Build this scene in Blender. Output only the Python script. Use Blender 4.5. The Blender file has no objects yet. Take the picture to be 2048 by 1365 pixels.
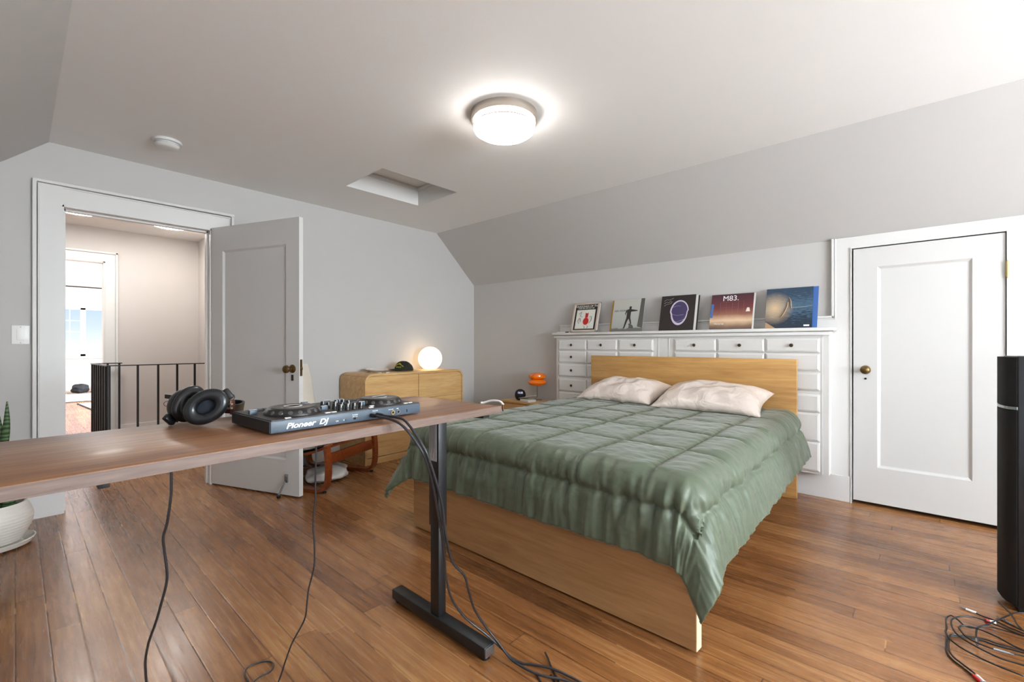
import bpy, bmesh, math, random
import numpy as np
from mathutils import Vector, Matrix, noise
PI = math.pi
scn = bpy.context.scene
COL = scn.collection
random.seed(7)

# ------------------------------------------------------------------ camera
cam_d = bpy.data.cameras.new('camera'); cam = bpy.data.objects.new('camera', cam_d); COL.objects.link(cam)
cam.location = (0, 0, 1.11)
cam.rotation_euler = (PI/2, 0, math.atan2(.6738, .7390))
cam_d.sensor_width = 36; cam_d.lens = 36*906/2048; cam_d.shift_y = 6.5/2048
cam_d.clip_start = .02
scn.camera = cam
# ------------------------------------------------------------------ colour management
vs = scn.view_settings
vs.view_transform = 'Standard'; vs.look = 'None'; vs.gamma = 1; vs.exposure = 0.8
try: vs.use_curve_mapping = False
except Exception: pass
# ------------------------------------------------------------------ sky
W = bpy.data.worlds.new('sky'); scn.world = W; W.use_nodes = True
nt = W.node_tree; nt.nodes.clear()
_tc = nt.nodes.new('ShaderNodeTexCoord'); _sp = nt.nodes.new('ShaderNodeSeparateXYZ'); _cr = nt.nodes.new('ShaderNodeValToRGB')
_bg = nt.nodes.new('ShaderNodeBackground'); _wo = nt.nodes.new('ShaderNodeOutputWorld')
nt.links.new(_tc.outputs['Generated'], _sp.inputs[0]); nt.links.new(_sp.outputs['Z'], _cr.inputs[0])
nt.links.new(_cr.outputs[0], _bg.inputs[0]); nt.links.new(_bg.outputs[0], _wo.inputs[0])
_e = _cr.color_ramp.elements
_e[0].position = 0.0; _e[0].color = (.80, .86, .92, 1)
_e[1].position = 0.14; _e[1].color = (.24, .42, .90, 1)
_m = _cr.color_ramp.elements.new(0.03); _m.color = (.62, .74, .98, 1)
_bg.inputs[1].default_value = .72
# ------------------------------------------------------------------ large area lights, added out of view for brightness
def area(name, loc, direction, sx, sy, power, color=(1, 1, 1)):
    d = bpy.data.lights.new(name, 'AREA'); d.shape = 'RECTANGLE'; d.size = sx; d.size_y = sy; d.energy = power; d.color = color
    o = bpy.data.objects.new(name, d); COL.objects.link(o); o.location = loc
    o.rotation_euler = Vector(direction).to_track_quat('-Z', 'Y').to_euler(); return o
area('added_window_light', (3.06, 1.75, 1.42), (-1, 0, .42), 2.2, 1.3, 172, (.85, .94, 1))  # added lamp just inside the unseen window, tilted up to brighten the ceiling
area('added_side_light', (.7, -.44, 1.12), (-.6, 1, .05), 1.4, .95, 3, (.93, .97, 1))  # added lamp by the unseen left window, weak fill towards the right wall
area('added_far_room_light', (-10.5, 3.75, 1.5), (0, -1, .1), 3.5, 1.3, 430, (.93, .97, 1))  # added lamp out of view, brightens the far room

# ------------------------------------------------------------------ material helpers
def lin(h):
    h = h.lstrip('#'); r = [int(h[i:i+2], 16)/255 for i in (0, 2, 4)]
    return tuple(c/12.92 if c <= .04045 else ((c+.055)/1.055)**2.4 for c in r)+(1,)
def base(name):
    m = bpy.data.materials.new(name); m.use_nodes = True; nt = m.node_tree
    return m, nt, nt.nodes['Principled BSDF']
def N(nt, t, **k):
    n = nt.nodes.new(t)
    for a, b in k.items(): setattr(n, a, b)
    return n
def bump(nt, bs, scale, strength, dist=.002, coord='Object', stretch=(1, 1, 1), detail=3):
    tc = N(nt, 'ShaderNodeTexCoord'); mp = N(nt, 'ShaderNodeMapping'); mp.inputs['Scale'].default_value = stretch
    no = N(nt, 'ShaderNodeTexNoise'); no.inputs['Scale'].default_value = scale; no.inputs['Detail'].default_value = detail
    b = N(nt, 'ShaderNodeBump'); b.inputs['Strength'].default_value = strength; b.inputs['Distance'].default_value = dist
    L = nt.links.new
    L(tc.outputs[coord], mp.inputs[0]); L(mp.outputs[0], no.inputs['Vector']); L(no.outputs[0], b.inputs['Height']); L(b.outputs[0], bs.inputs['Normal'])
def mat(name, col, rough=.5, metal=0., var=.04, vscale=6, bmp=None, coat=0, spec=None, sheen=0):
    m, nt, bs = base(name); c = lin(col) if isinstance(col, str) else col
    tc = N(nt, 'ShaderNodeTexCoord'); no = N(nt, 'ShaderNodeTexNoise'); no.inputs['Scale'].default_value = vscale
    mx = N(nt, 'ShaderNodeMix', data_type='RGBA')
    mx.inputs[6].default_value = tuple(x*(1-var) for x in c[:3])+(1,); mx.inputs[7].default_value = tuple(min(1, x*(1+var)) for x in c[:3])+(1,)
    nt.links.new(tc.outputs['Object'], no.inputs['Vector']); nt.links.new(no.outputs[0], mx.inputs[0]); nt.links.new(mx.outputs[2], bs.inputs['Base Color'])
    bs.inputs['Roughness'].default_value = rough; bs.inputs['Metallic'].default_value = metal
    if coat: bs.inputs['Coat Weight'].default_value = coat; bs.inputs['Coat Roughness'].default_value = .1
    if spec is not None: bs.inputs['Specular IOR Level'].default_value = spec
    if sheen: bs.inputs['Sheen Weight'].default_value = sheen
    if bmp: bump(nt, bs, *bmp)
    return m
def emit(name, col, strength):
    m, nt, bs = base(name); c = lin(col) if isinstance(col, str) else col
    bs.inputs['Base Color'].default_value = (.8, .8, .8, 1); bs.inputs['Emission Color'].default_value = c; bs.inputs['Emission Strength'].default_value = strength
    bs.inputs['Roughness'].default_value = .3
    return m
def wood(name, dark, light, axis='X', scale=1., rough=.4, contrast=(.3, .72), board=0, coat=0, cross=14.):
    """straight-grained veneer: noise stretched along one axis"""
    m, nt, bs = base(name); L = nt.links.new
    tc = N(nt, 'ShaderNodeTexCoord'); mp = N(nt, 'ShaderNodeMapping')
    s = {'X': (1.1, cross, cross), 'Y': (cross, 1.1, cross), 'Z': (cross, cross, 1.1)}[axis]
    mp.inputs['Scale'].default_value = tuple(v*scale for v in s)
    n1 = N(nt, 'ShaderNodeTexNoise'); n1.inputs['Scale'].default_value = 1.6; n1.inputs['Detail'].default_value = 8; n1.inputs['Roughness'].default_value = .62; n1.inputs['Distortion'].default_value = .6
    n2 = N(nt, 'ShaderNodeTexNoise'); n2.inputs['Scale'].default_value = 9; n2.inputs['Detail'].default_value = 4
    ad = N(nt, 'ShaderNodeMath', operation='MULTIPLY_ADD'); ad.inputs[1].default_value = .35
    cr = N(nt, 'ShaderNodeValToRGB'); cr.color_ramp.elements[0].position = contrast[0]; cr.color_ramp.elements[1].position = contrast[1]
    cr.color_ramp.elements[0].color = lin(dark); cr.color_ramp.elements[1].color = lin(light)
    L(tc.outputs['Object'], mp.inputs[0]); L(mp.outputs[0], n1.inputs['Vector']); L(mp.outputs[0], n2.inputs['Vector'])
    sb = N(nt, 'ShaderNodeMath', operation='SUBTRACT'); sb.inputs[1].default_value = .5
    L(n2.outputs[0], sb.inputs[0]); L(sb.outputs[0], ad.inputs[0]); L(n1.outputs[0], ad.inputs[2])
    last = ad.outputs[0]
    if board:   # glued boards across the grain
        sx = N(nt, 'ShaderNodeSeparateXYZ'); L(tc.outputs['Object'], sx.inputs[0])
        ax = {'X': 'Y', 'Y': 'X', 'Z': 'X'}[axis] if board > 0 else 'Z'
        dv = N(nt, 'ShaderNodeMath', operation='DIVIDE'); dv.inputs[1].default_value = abs(board); L(sx.outputs[ax], dv.inputs[0])
        fl = N(nt, 'ShaderNodeMath', operation='FLOOR'); L(dv.outputs[0], fl.inputs[0])
        wn = N(nt, 'ShaderNodeTexWhiteNoise', noise_dimensions='1D'); L(fl.outputs[0], wn.inputs['W'])
        a2 = N(nt, 'ShaderNodeMath', operation='MULTIPLY_ADD'); a2.inputs[1].default_value = .22; L(wn.outputs[0], a2.inputs[0])
        s2 = N(nt, 'ShaderNodeMath', operation='SUBTRACT'); s2.inputs[1].default_value = .11; L(last, s2.inputs[0]); L(s2.outputs[0], a2.inputs[2]); last = a2.outputs[0]
    L(last, cr.inputs[0]); L(cr.outputs[0], bs.inputs['Base Color'])
    bs.inputs['Roughness'].default_value = rough
    if coat: bs.inputs['Coat Weight'].default_value = coat; bs.inputs['Coat Roughness'].default_value = .15
    b = N(nt, 'ShaderNodeBump'); b.inputs['Strength'].default_value = .12; b.inputs['Distance'].default_value = .001; L(n2.outputs[0], b.inputs['Height']); L(b.outputs[0], bs.inputs['Normal'])
    return m
def glass(name, col=(1, 1, 1, 1), rough=0.):
    m, nt, bs = base(name); bs.inputs['Base Color'].default_value = col; bs.inputs['Roughness'].default_value = rough
    bs.inputs['Transmission Weight'].default_value = 1; bs.inputs['IOR'].default_value = 1.02
    return m

M = {}
M['wall'] = mat('wall_paint', '#C0BDBA', .7, var=.015, bmp=(90, .10, .002))
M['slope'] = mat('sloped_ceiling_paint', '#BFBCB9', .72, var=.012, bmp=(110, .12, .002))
M['hall_wall'] = mat('hall_wall_paint', '#CCC5C0', .7, var=.015)
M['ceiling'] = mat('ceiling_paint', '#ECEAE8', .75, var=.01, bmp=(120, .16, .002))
M['white'] = mat('white_trim_paint', '#DAD8D5', .38, var=.012, vscale=3)
M['white2'] = mat('white_door_paint', '#D0CECB', .33, var=.015, vscale=2)
M['switch'] = mat('white_switch_plastic', '#F4F3F0', .35, var=.01)
M['gap_shade'] = mat('gap_shade', '#141110', .9)  # near-black colour standing in for shade in gaps, holes and the closet
M['oak_x'] = wood('light_oak_drawer', '#B98A52', '#D8B47C', 'X', 1., .42)
M['oak'] = wood('light_oak', '#B98A52', '#D8B47C', 'Y', 1., .42)
M['oak_end'] = wood('light_oak_side', '#A07A50', '#BF9A6C', 'Z', 1.6, .45)
M['bed_oak'] = wood('bed_oak', '#A87A42', '#CB9E60', 'X', .8, .4, board=-.16)
M['bed_oak_foot'] = wood('bed_oak_footboard', '#9C7248', '#BD9363', 'X', .8, .42)
M['bed_edge'] = mat('bed_edge_oak', '#EBD2A6', .5, var=.03)
M['walnut'] = wood('walnut_desktop', '#6B4630', '#A87852', 'X', .9, .40, board=.17, coat=.08)
M['walnut_edge'] = wood('walnut_edge_band', '#5F4C42', '#806C62', 'X', 2.2, .5)
M['bent'] = wood('bentwood_brown', '#6B2E10', '#96481E', 'X', 2., .3, coat=.4)
M['black_metal'] = mat('black_powder_coated_metal', '#17181A', .42, var=.08, vscale=40, bmp=(400, .2, .0005))
M['rail_metal'] = mat('black_iron', '#1D1C1B', .5, .3)
M['bronze'] = mat('aged_bronze', '#54432F', .35, .85, var=.2, vscale=60)
M['brass'] = mat('aged_brass', '#6E5836', .38, .85, var=.2, vscale=40)
M['hinge'] = mat('old_brass_hinge', '#B8A272', .45, .6, var=.15, vscale=80)
M['nickel'] = mat('brushed_nickel', '#B9B0A6', .3, .9, var=.05)
M['chrome'] = mat('chrome', '#C9C9C9', .12, 1.)
M['diffuser'] = emit('lit_frosted_glass', (1, .965, .93, 1), 15)
M['hall_diffuser'] = emit('lit_hall_glass', (1, .98, .94, 1), 26)
M['globe'] = emit('lit_opal_globe', (1, .73, .42, 1), 1.7)
M['orange'] = mat('glossy_orange', '#EE7204', .12, var=.02, coat=1)
M['black_plastic'] = mat('black_plastic', '#121314', .4, var=.05)
M['matte_black'] = mat('matte_black', '#0C0C0D', .7)
M['speaker_black'] = wood('speaker_black_ash', '#0D0E10', '#1B1D20', 'Z', 2., .38)
M['grille'] = mat('speaker_grille_cloth', '#0B0908', .8, bmp=(900, .4, .0006))
M['leather'] = mat('black_earpad_leather', '#15171A', .28, var=.06, vscale=90, bmp=(260, .15, .0006))
M['ear_cloth'] = mat('dark_navy_ear_cloth', '#141A24', .9)
M['copper'] = mat('brown_headphone_metal', '#5E4034', .35, .7)
M['dj_body'] = mat('slate_grey_controller_body', '#46525E', .42, var=.03)
M['dj_top'] = mat('dark_brown_grey_top_plate', '#3A3431', .38, .3, var=.04)
M['dj_side'] = mat('black_controller_side', '#1C1C1E', .45)
M['pad_white'] = mat('pale_rubber_pad', '#D9D4CE', .5)
M['print_white'] = mat('white_print', '#EDEFF0', .5)
M['platter'] = mat('platter_grey', '#5A5450', .3, .4)
M['cream'] = mat('cream_cushion', '#D9CFC0', .75, var=.04, bmp=(25, .25, .004), sheen=.2)
M['ceramic'] = mat('white_ribbed_ceramic', '#DAD5CC', .35, var=.04, vscale=5)
M['soil'] = mat('dark_soil', '#201812', .95)
M['paper'] = mat('white_paper', '#E8E6E2', .6)
M['dish'] = mat('white_dish_glaze', '#E6E1DA', .3)
M['cable'] = mat('black_cable', '#1B1B1D', .33)
M['cable_grey'] = mat('grey_cable', '#2C2D31', .28)
M['red'] = mat('red_plastic', '#C01E1E', .4)
M['steel'] = mat('plug_steel', '#9FA6AC', .25, .9)
M['cap'] = mat('dark_green_cap_cloth', '#1E211A', .85)
M['cap_gold'] = mat('gold_thread', '#B8A62C', .7)
M['rug'] = mat('pale_grey_rug', '#C9C8C8', .95, bmp=(60, .3, .003))
M['rug_edge'] = mat('dark_rug_border', '#4A4846', .9)
M['bag'] = mat('dark_bag_cloth', '#23262C', .8)
M['navy'] = mat('navy_cloth', '#1E2A44', .8)
M['foliage'] = mat('pale_tree_foliage', '#7E9A78', .9, var=.3, vscale=9)
M['glass'] = glass('window_glass')
M['clear'] = glass('clear_plastic', (.95, .95, .95, 1), .15)
M['label'] = mat('grey_label', '#B9BBBC', .5)
M['label_ink'] = mat('label_print', '#6A6E72', .6)
M['gold_ring'] = mat('brass_jack', '#C8AE72', .3, .9)

def floor_material():
    m, nt, bs = base('varnished_plank_floor'); L = nt.links.new
    tc = N(nt, 'ShaderNodeTexCoord'); sx = N(nt, 'ShaderNodeSeparateXYZ'); L(tc.outputs['Object'], sx.inputs[0])
    def mth(op, a, b=None, c=None):
        n = N(nt, 'ShaderNodeMath', operation=op)
        for i, v in enumerate((a, b, c)):
            if v is None: continue
            if isinstance(v, (int, float)): n.inputs[i].default_value = v
            else: L(v, n.inputs[i])
        return n.outputs[0]
    yw = mth('DIVIDE', sx.outputs['Y'], .088)
    row = mth('FLOOR', yw); fy = mth('FRACT', yw)
    w1 = N(nt, 'ShaderNodeTexWhiteNoise', noise_dimensions='1D'); L(row, w1.inputs['W'])
    xs = mth('ADD', mth('DIVIDE', sx.outputs['X'], 2.3), mth('MULTIPLY', w1.outputs[0], 7.3))
    cell = mth('FLOOR', xs); fx = mth('FRACT', xs)
    cx = N(nt, 'ShaderNodeCombineXYZ'); L(row, cx.inputs[0]); L(cell, cx.inputs[1])
    w2 = N(nt, 'ShaderNodeTexWhiteNoise', noise_dimensions='3D'); L(cx.outputs[0], w2.inputs['Vector'])
    # grain
    mp = N(nt, 'ShaderNodeMapping'); mp.inputs['Scale'].default_value = (1.4, 26, 1); L(tc.outputs['Object'], mp.inputs[0])
    off = N(nt, 'ShaderNodeVectorMath', operation='ADD'); L(mp.outputs[0], off.inputs[0]); 
    sc = N(nt, 'ShaderNodeVectorMath', operation='SCALE'); L(w2.outputs['Color'], sc.inputs[0]); sc.inputs['Scale'].default_value = 30; L(sc.outputs[0], off.inputs[1])
    g = N(nt, 'ShaderNodeTexNoise'); g.inputs['Scale'].default_value = 2.2; g.inputs['Detail'].default_value = 9; g.inputs['Roughness'].default_value = .65; g.inputs['Distortion'].default_value = .5
    L(off.outputs[0], g.inputs['Vector'])
    pn = N(nt, 'ShaderNodeTexNoise'); pn.inputs['Scale'].default_value = .9; pn.inputs['Detail'].default_value = 3; L(tc.outputs['Object'], pn.inputs['Vector'])
    v = mth('ADD', mth('MULTIPLY', mth('SUBTRACT', w2.outputs[0], .5), .26), mth('MULTIPLY', mth('SUBTRACT', g.outputs[0], .5), .95))
    v = mth('ADD', v, mth('MULTIPLY', mth('SUBTRACT', pn.outputs[0], .5), .9))
    v = mth('ADD', v, .5)
    cr = N(nt, 'ShaderNodeValToRGB'); e = cr.color_ramp.elements
    e[0].position = .1; e[0].color = lin('#523119'); e[1].position = .95; e[1].color = lin('#C49863')
    k = e.new(.42); k.color = lin('#84552F'); k = e.new(.66); k.color = lin('#A06E41')
    L(v, cr.inputs[0])
    # gaps between boards, scratches
    gy = mth('MINIMUM', fy, mth('SUBTRACT', 1., fy)); gx = mth('MULTIPLY', mth('MINIMUM', fx, mth('SUBTRACT', 1., fx)), 26.)
    gap = mth('MULTIPLY', mth('MINIMUM', gy, gx), 24.); gap = mth('MINIMUM', gap, 1.)
    wear = N(nt, 'ShaderNodeTexNoise'); wear.inputs['Scale'].default_value = 1.7; L(tc.outputs['Object'], wear.inputs['Vector'])
    gcol = N(nt, 'ShaderNodeMix', data_type='RGBA'); L(mth('GREATER_THAN', wear.outputs[0], .60), gcol.inputs[0])
    gcol.inputs[6].default_value = lin('#2A140A'); gcol.inputs[7].default_value = lin('#C99A62')
    mx = N(nt, 'ShaderNodeMix', data_type='RGBA'); L(mth('ADD', .3, mth('MULTIPLY', gap, .7)), mx.inputs[0]); L(gcol.outputs[2], mx.inputs[6]); L(cr.outputs[0], mx.inputs[7])
    L(mx.outputs[2], bs.inputs['Base Color'])
    rn = N(nt, 'ShaderNodeTexNoise'); rn.inputs['Scale'].default_value = 3.; rn.inputs['Detail'].default_value = 6; L(mp.outputs[0], rn.inputs['Vector'])
    L(mth('ADD', .15, mth('MULTIPLY', rn.outputs[0], .22)), bs.inputs['Roughness'])
    b = N(nt, 'ShaderNodeBump'); b.inputs['Strength'].default_value = .25; b.inputs['Distance'].default_value = .0012
    L(mth('ADD', gap, mth('MULTIPLY', g.outputs[0], .35)), b.inputs['Height']); L(b.outputs[0], bs.inputs['Normal'])
    return m
M['floor'] = floor_material()

def comforter_material():
    m, nt, bs = base('sage_green_satin'); L = nt.links.new
    bs.inputs['Roughness'].default_value = .44; bs.inputs['Specular IOR Level'].default_value = .45; bs.inputs['Sheen Weight'].default_value = .25; bs.inputs['Sheen Roughness'].default_value = .35
    tc = N(nt, 'ShaderNodeTexCoord'); mp = N(nt, 'ShaderNodeMapping'); mp.inputs['Scale'].default_value = (.5, 1.5, .7)
    n = N(nt, 'ShaderNodeTexNoise'); n.inputs['Scale'].default_value = 22; n.inputs['Detail'].default_value = 6; n.inputs['Distortion'].default_value = .8
    b = N(nt, 'ShaderNodeBump'); b.inputs['Strength'].default_value = .5; b.inputs['Distance'].default_value = .005
    L(tc.outputs['Object'], mp.inputs[0]); L(mp.outputs[0], n.inputs['Vector']); L(n.outputs[0], b.inputs['Height']); L(b.outputs[0], bs.inputs['Normal'])
    cr = N(nt, 'ShaderNodeMix', data_type='RGBA'); cr.inputs[6].default_value = lin('#505A48'); cr.inputs[7].default_value = lin('#5F6954'); L(n.outputs[0], cr.inputs[0]); L(cr.outputs[2], bs.inputs['Base Color'])
    return m
M['comforter'] = comforter_material()
def satin():
    m, nt, bs = base('champagne_satin'); L = nt.links.new
    bs.inputs['Base Color'].default_value = lin('#E2D3C8'); bs.inputs['Roughness'].default_value = .27; bs.inputs['Specular IOR Level'].default_value = .8
    tc = N(nt, 'ShaderNodeTexCoord'); n = N(nt, 'ShaderNodeTexNoise'); n.inputs['Scale'].default_value = 9; n.inputs['Distortion'].default_value = 1.2; n.inputs['Detail'].default_value = 3
    b = N(nt, 'ShaderNodeBump'); b.inputs['Strength'].default_value = .7; b.inputs['Distance'].default_value = .02
    L(tc.outputs['Object'], n.inputs['Vector']); L(n.outputs[0], b.inputs['Height']); L(b.outputs[0], bs.inputs['Normal'])
    return m
M['satin'] = satin()

# ------------------------------------------------------------------ mesh helpers
class MB:
    def __init__(s): s.bm = bmesh.new()
    def box(s, a, b, bev=0, mtx=None):
        x0, y0, z0 = a; x1, y1, z1 = b
        vs_ = [s.bm.verts.new(Vector(p) if mtx is None else mtx @ Vector(p)) for p in
               ((x0, y0, z0), (x1, y0, z0), (x1, y1, z0), (x0, y1, z0), (x0, y0, z1), (x1, y0, z1), (x1, y1, z1), (x0, y1, z1))]
        fs = [s.bm.faces.new([vs_[i] for i in f]) for f in ((3, 2, 1, 0), (4, 5, 6, 7), (0, 1, 5, 4), (1, 2, 6, 5), (2, 3, 7, 6), (3, 0, 4, 7))]
        if bev:
            es = list({e for f in fs for e in f.edges})
            bmesh.ops.bevel(s.bm, geom=es, offset=bev, segments=2, profile=.5, affect='EDGES', clamp_overlap=True)
        return s
    def prism(s, pts, d, flip=False):
        """pts: 3-D outline; d: extrusion vector"""
        d = Vector(d); a = [s.bm.verts.new(Vector(p)) for p in pts]; b = [s.bm.verts.new(Vector(p)+d) for p in pts]; n = len(pts)
        s.bm.faces.new(a); s.bm.faces.new(b[::-1])
        for i in range(n): s.bm.faces.new((a[i], b[i], b[(i+1) % n], a[(i+1) % n]))
        return s
    def lathe(s, prof, c=(0, 0, 0), axis=(0, 0, 1), n=32, sx=1., sy=1.):
        q = Vector((0, 0, 1)).rotation_difference(Vector(axis).normalized()); c = Vector(c); rings = []
        for r, z in prof:
            if r < 1e-6: rings.append([s.bm.verts.new(c+q @ Vector((0, 0, z)))])
            else: rings.append([s.bm.verts.new(c+q @ Vector((r*sx*math.cos(2*PI*k/n), r*sy*math.sin(2*PI*k/n), z))) for k in range(n)])
        for A, B in zip(rings, rings[1:]):
            for k in range(n):
                k2 = (k+1) % n
                if len(A) == 1 and len(B) == 1: continue
                if len(A) == 1: s.bm.faces.new((A[0], B[k], B[k2]))
                elif len(B) == 1: s.bm.faces.new((A[k], B[0], A[k2]))
                else: s.bm.faces.new((A[k], B[k], B[k2], A[k2]))
        for R_ in (rings[0], rings[-1]):
            if len(R_) > 1:
                try: s.bm.faces.new(R_)
                except ValueError: pass
        return s
    def tube(s, pts, r, n=10, closed=False, flat=1.):
        P = [Vector(p) for p in pts]; m = len(P); rs = r if isinstance(r, (list, tuple)) else [r]*m
        up = Vector((0, 0, 1)); rings = []; prev = None
        for i in range(m):
            if closed: t = P[(i+1) % m]-P[i-1]
            else: t = P[min(i+1, m-1)]-P[max(i-1, 0)]
            t.normalize()
            if prev is None:
                a = t.cross(up)
                if a.length < 1e-3: a = t.cross(Vector((1, 0, 0)))
            else: a = prev-t*prev.dot(t)
            a.normalize(); prev = a; b = t.cross(a)
            rings.append([s.bm.verts.new(P[i]+(a*math.cos(2*PI*k/n)+b*math.sin(2*PI*k/n)*flat)*rs[i]) for k in range(n)])
        seq = list(zip(rings, rings[1:]))+([(rings[-1], rings[0])] if closed else [])
        for A, B in seq:
            for k in range(n): s.bm.faces.new((A[k], A[(k+1) % n], B[(k+1) % n], B[k]))
        if not closed: s.bm.faces.new(rings[0][::-1]); s.bm.faces.new(rings[-1])
        return s
    def grid(s, nu, nv, f, closed_u=False):
        G = [[s.bm.verts.new(f(i, j)) for j in range(nv)] for i in range(nu)]
        for i in range(nu-1+(1 if closed_u else 0)):
            for j in range(nv-1):
                s.bm.faces.new((G[i][j], G[(i+1) % nu][j], G[(i+1) % nu][j+1], G[i][j+1]))
        return s
    def ribbon(s, pts, w, t, side):
        """rectangular section swept along pts; side = width direction, t = thickness"""
        P = [Vector(p) for p in pts]; side = Vector(side).normalized(); rings = []
        for i in range(len(P)):
            T = (P[min(i+1, len(P)-1)]-P[max(i-1, 0)]).normalized(); nn = T.cross(side).normalized()
            rings.append([s.bm.verts.new(P[i]+side*a*w/2+nn*b*t/2) for a, b in ((-1, -1), (1, -1), (1, 1), (-1, 1))])
        for A, B in zip(rings, rings[1:]):
            for k in range(4): s.bm.faces.new((A[k], A[(k+1) % 4], B[(k+1) % 4], B[k]))
        s.bm.faces.new(rings[0][::-1]); s.bm.faces.new(rings[-1]); return s
    def raised(s, x0, x1, z0, z1, y, steps):
        """raised or sunk panel on a plane facing -y; steps = [(inset, y offset)]"""
        R_ = []
        for ins, dy in steps:
            R_.append([s.bm.verts.new((a, y+dy, b)) for a, b in ((x0+ins, z0+ins), (x1-ins, z0+ins), (x1-ins, z1-ins), (x0+ins, z1-ins))])
        for A, B in zip(R_, R_[1:]):
            for k in range(4): s.bm.faces.new((A[k], A[(k+1) % 4], B[(k+1) % 4], B[k]))
        s.bm.faces.new(R_[-1]); return s
WM = {}
def put(name, mb, material, parent=None, local=False, smooth=35, label=None):
    bm = mb.bm if isinstance(mb, MB) else mb
    bmesh.ops.recalc_face_normals(bm, faces=bm.faces)
    me = bpy.data.meshes.new(name); bm.to_mesh(me); bm.free()
    if parent is not None and not local: me.transform(WM[parent.name].inverted())
    if smooth: me.shade_smooth(); me.set_sharp_from_angle(angle=math.radians(smooth))
    me.materials.append(material)
    o = bpy.data.objects.new(name, me); COL.objects.link(o)
    if parent is not None: o.parent = parent; WM[o.name] = WM[parent.name]
    else: WM[o.name] = Matrix()
    if label: o['label'] = label
    return o
def setorigin(o, p):
    o.data.transform(Matrix.Translation(-Vector(p))); o.location = p; WM[o.name] = Matrix.Translation(p)
def tag(o, label, cat, group=None, kind=None):
    o['label'] = label; o['category'] = cat
    if group: o['group'] = group
    if kind: o['kind'] = kind
    return o
def single(name, mb, material, label, cat, origin=None, group=None, smooth=35):
    o = put(name, mb, material, smooth=smooth); tag(o, label, cat, group)
    if origin: setorigin(o, origin)
    return o
def struct(name, mb, material, smooth=None):
    o = put(name, mb, material, smooth=smooth); o['kind'] = 'structure'; return o
def thing(name, label, cat, loc=(0, 0, 0), rot=0., group=None):
    o = bpy.data.objects.new(name, None); COL.objects.link(o); o.location = loc; o.rotation_euler = (0, 0, rot)
    o.empty_display_size = .05
    WM[o.name] = Matrix.Translation(loc) @ Matrix.Rotation(rot, 4, 'Z'); tag(o, label, cat, group); return o
def sthing(name, loc=(0, 0, 0), rot=0.):
    o = bpy.data.objects.new(name, None); COL.objects.link(o); o.location = loc; o.rotation_euler = (0, 0, rot); o['kind'] = 'structure'
    WM[o.name] = Matrix.Translation(loc) @ Matrix.Rotation(rot, 4, 'Z'); return o
def text_mb(body, size, mtx, extrude=.0004, align='CENTER', shear=0., offset=0.):
    cu = bpy.data.curves.new('lettering', 'FONT'); cu.body = body; cu.size = size; cu.extrude = extrude; cu.align_x = align; cu.shear = shear; cu.offset = offset
    o = bpy.data.objects.new('lettering', cu); COL.objects.link(o)
    bpy.context.view_layer.update()
    me = bpy.data.meshes.new_from_object(o.evaluated_get(bpy.context.evaluated_depsgraph_get()))
    me.transform(mtx); mb = MB(); mb.bm.from_mesh(me)
    bpy.data.objects.remove(o); bpy.data.curves.remove(cu); bpy.data.meshes.remove(me); return mb
def catmull(pts, n=6):
    P = [Vector(p) for p in pts]; P = [P[0]*2-P[1]]+P+[P[-1]*2-P[-2]]; out = []
    for i in range(1, len(P)-2):
        for k in range(n):
            t = k/n; a, b, c, d = P[i-1:i+3]
            out.append(.5*((2*b)+(c-a)*t+(2*a-5*b+4*c-d)*t*t+(3*b-a-3*c+d)*t**3))
    out.append(P[-2]); return out

# ================================================================== THE ROOM
ZC, ZK, YR, YE, YL, YLE = 2.42, 1.857, 3.96, 3.35, -.46, .147
XF = 3.1                                   # window wall behind the camera
def X1(y): return -4.19-.0202*y             # wall with the doorway (slightly out of square)
XW2 = -4.36
mb = MB().box((-14.75, -1.6, -.12), (3.25, 4.1, 0)); struct('floor', mb, M['floor'])
DY0, DY1, DZ = .205, 1.052, 2.025           # doorway opening
def gable(pieces, xf, thick):
    m = MB()
    for pc in pieces:
        a = [m.bm.verts.new((xf(y), y, z)) for y, z in pc]; b = [m.bm.verts.new((xf(y)+thick, y, z)) for y, z in pc]; n = len(pc)
        m.bm.faces.new(a); m.bm.faces.new(b[::-1])
        for i in range(n): m.bm.faces.new((a[i], b[i], b[(i+1) % n], a[(i+1) % n]))
    return m
e = .0
struct('wall_back', gable([[(YL-.1, 0), (DY0, 0), (DY0, ZC), (YLE, ZC), (YL, ZK), (YL-.1, ZK)], [(DY0, DZ), (DY1, DZ), (DY1, ZC), (DY0, ZC)],
                           [(DY1, 0), (YR+.1, 0), (YR+.1, ZK), (YR, ZK), (YE, ZC), (DY1, ZC)]], X1, -.13), M['wall'])
# wall behind the camera, with a window added to let light in
wy0, wy1, wz0, wz1 = .6, 2.9, .75, 2.1
struct('wall_front', gable([[(YL-.1, 0), (wy0, 0), (wy0, ZC), (YLE, ZC), (YL, ZK), (YL-.1, ZK)], [(wy0, wz1), (wy1, wz1), (wy1, ZC), (wy0, ZC)], [(wy0, 0), (wy1, 0), (wy1, wz0), (wy0, wz0)],
                            [(wy1, 0), (YR+.1, 0), (YR+.1, ZK), (YR, ZK), (YE, ZC), (wy1, ZC)]], lambda y: XF, .1), M['wall'])
# right knee wall with the closet opening
CX0, CX1, CZ = -.378, .356, 1.778
m_ = MB()
m_.box((-4.5, YR, 0), (CX0, YR+.1, ZK)); m_.box((CX0, YR, CZ), (CX1, YR+.1, ZK)); m_.box((CX1, YR, 0), (XF+.1, YR+.1, ZK))
struct('wall_right', m_, M['wall'])
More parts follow.
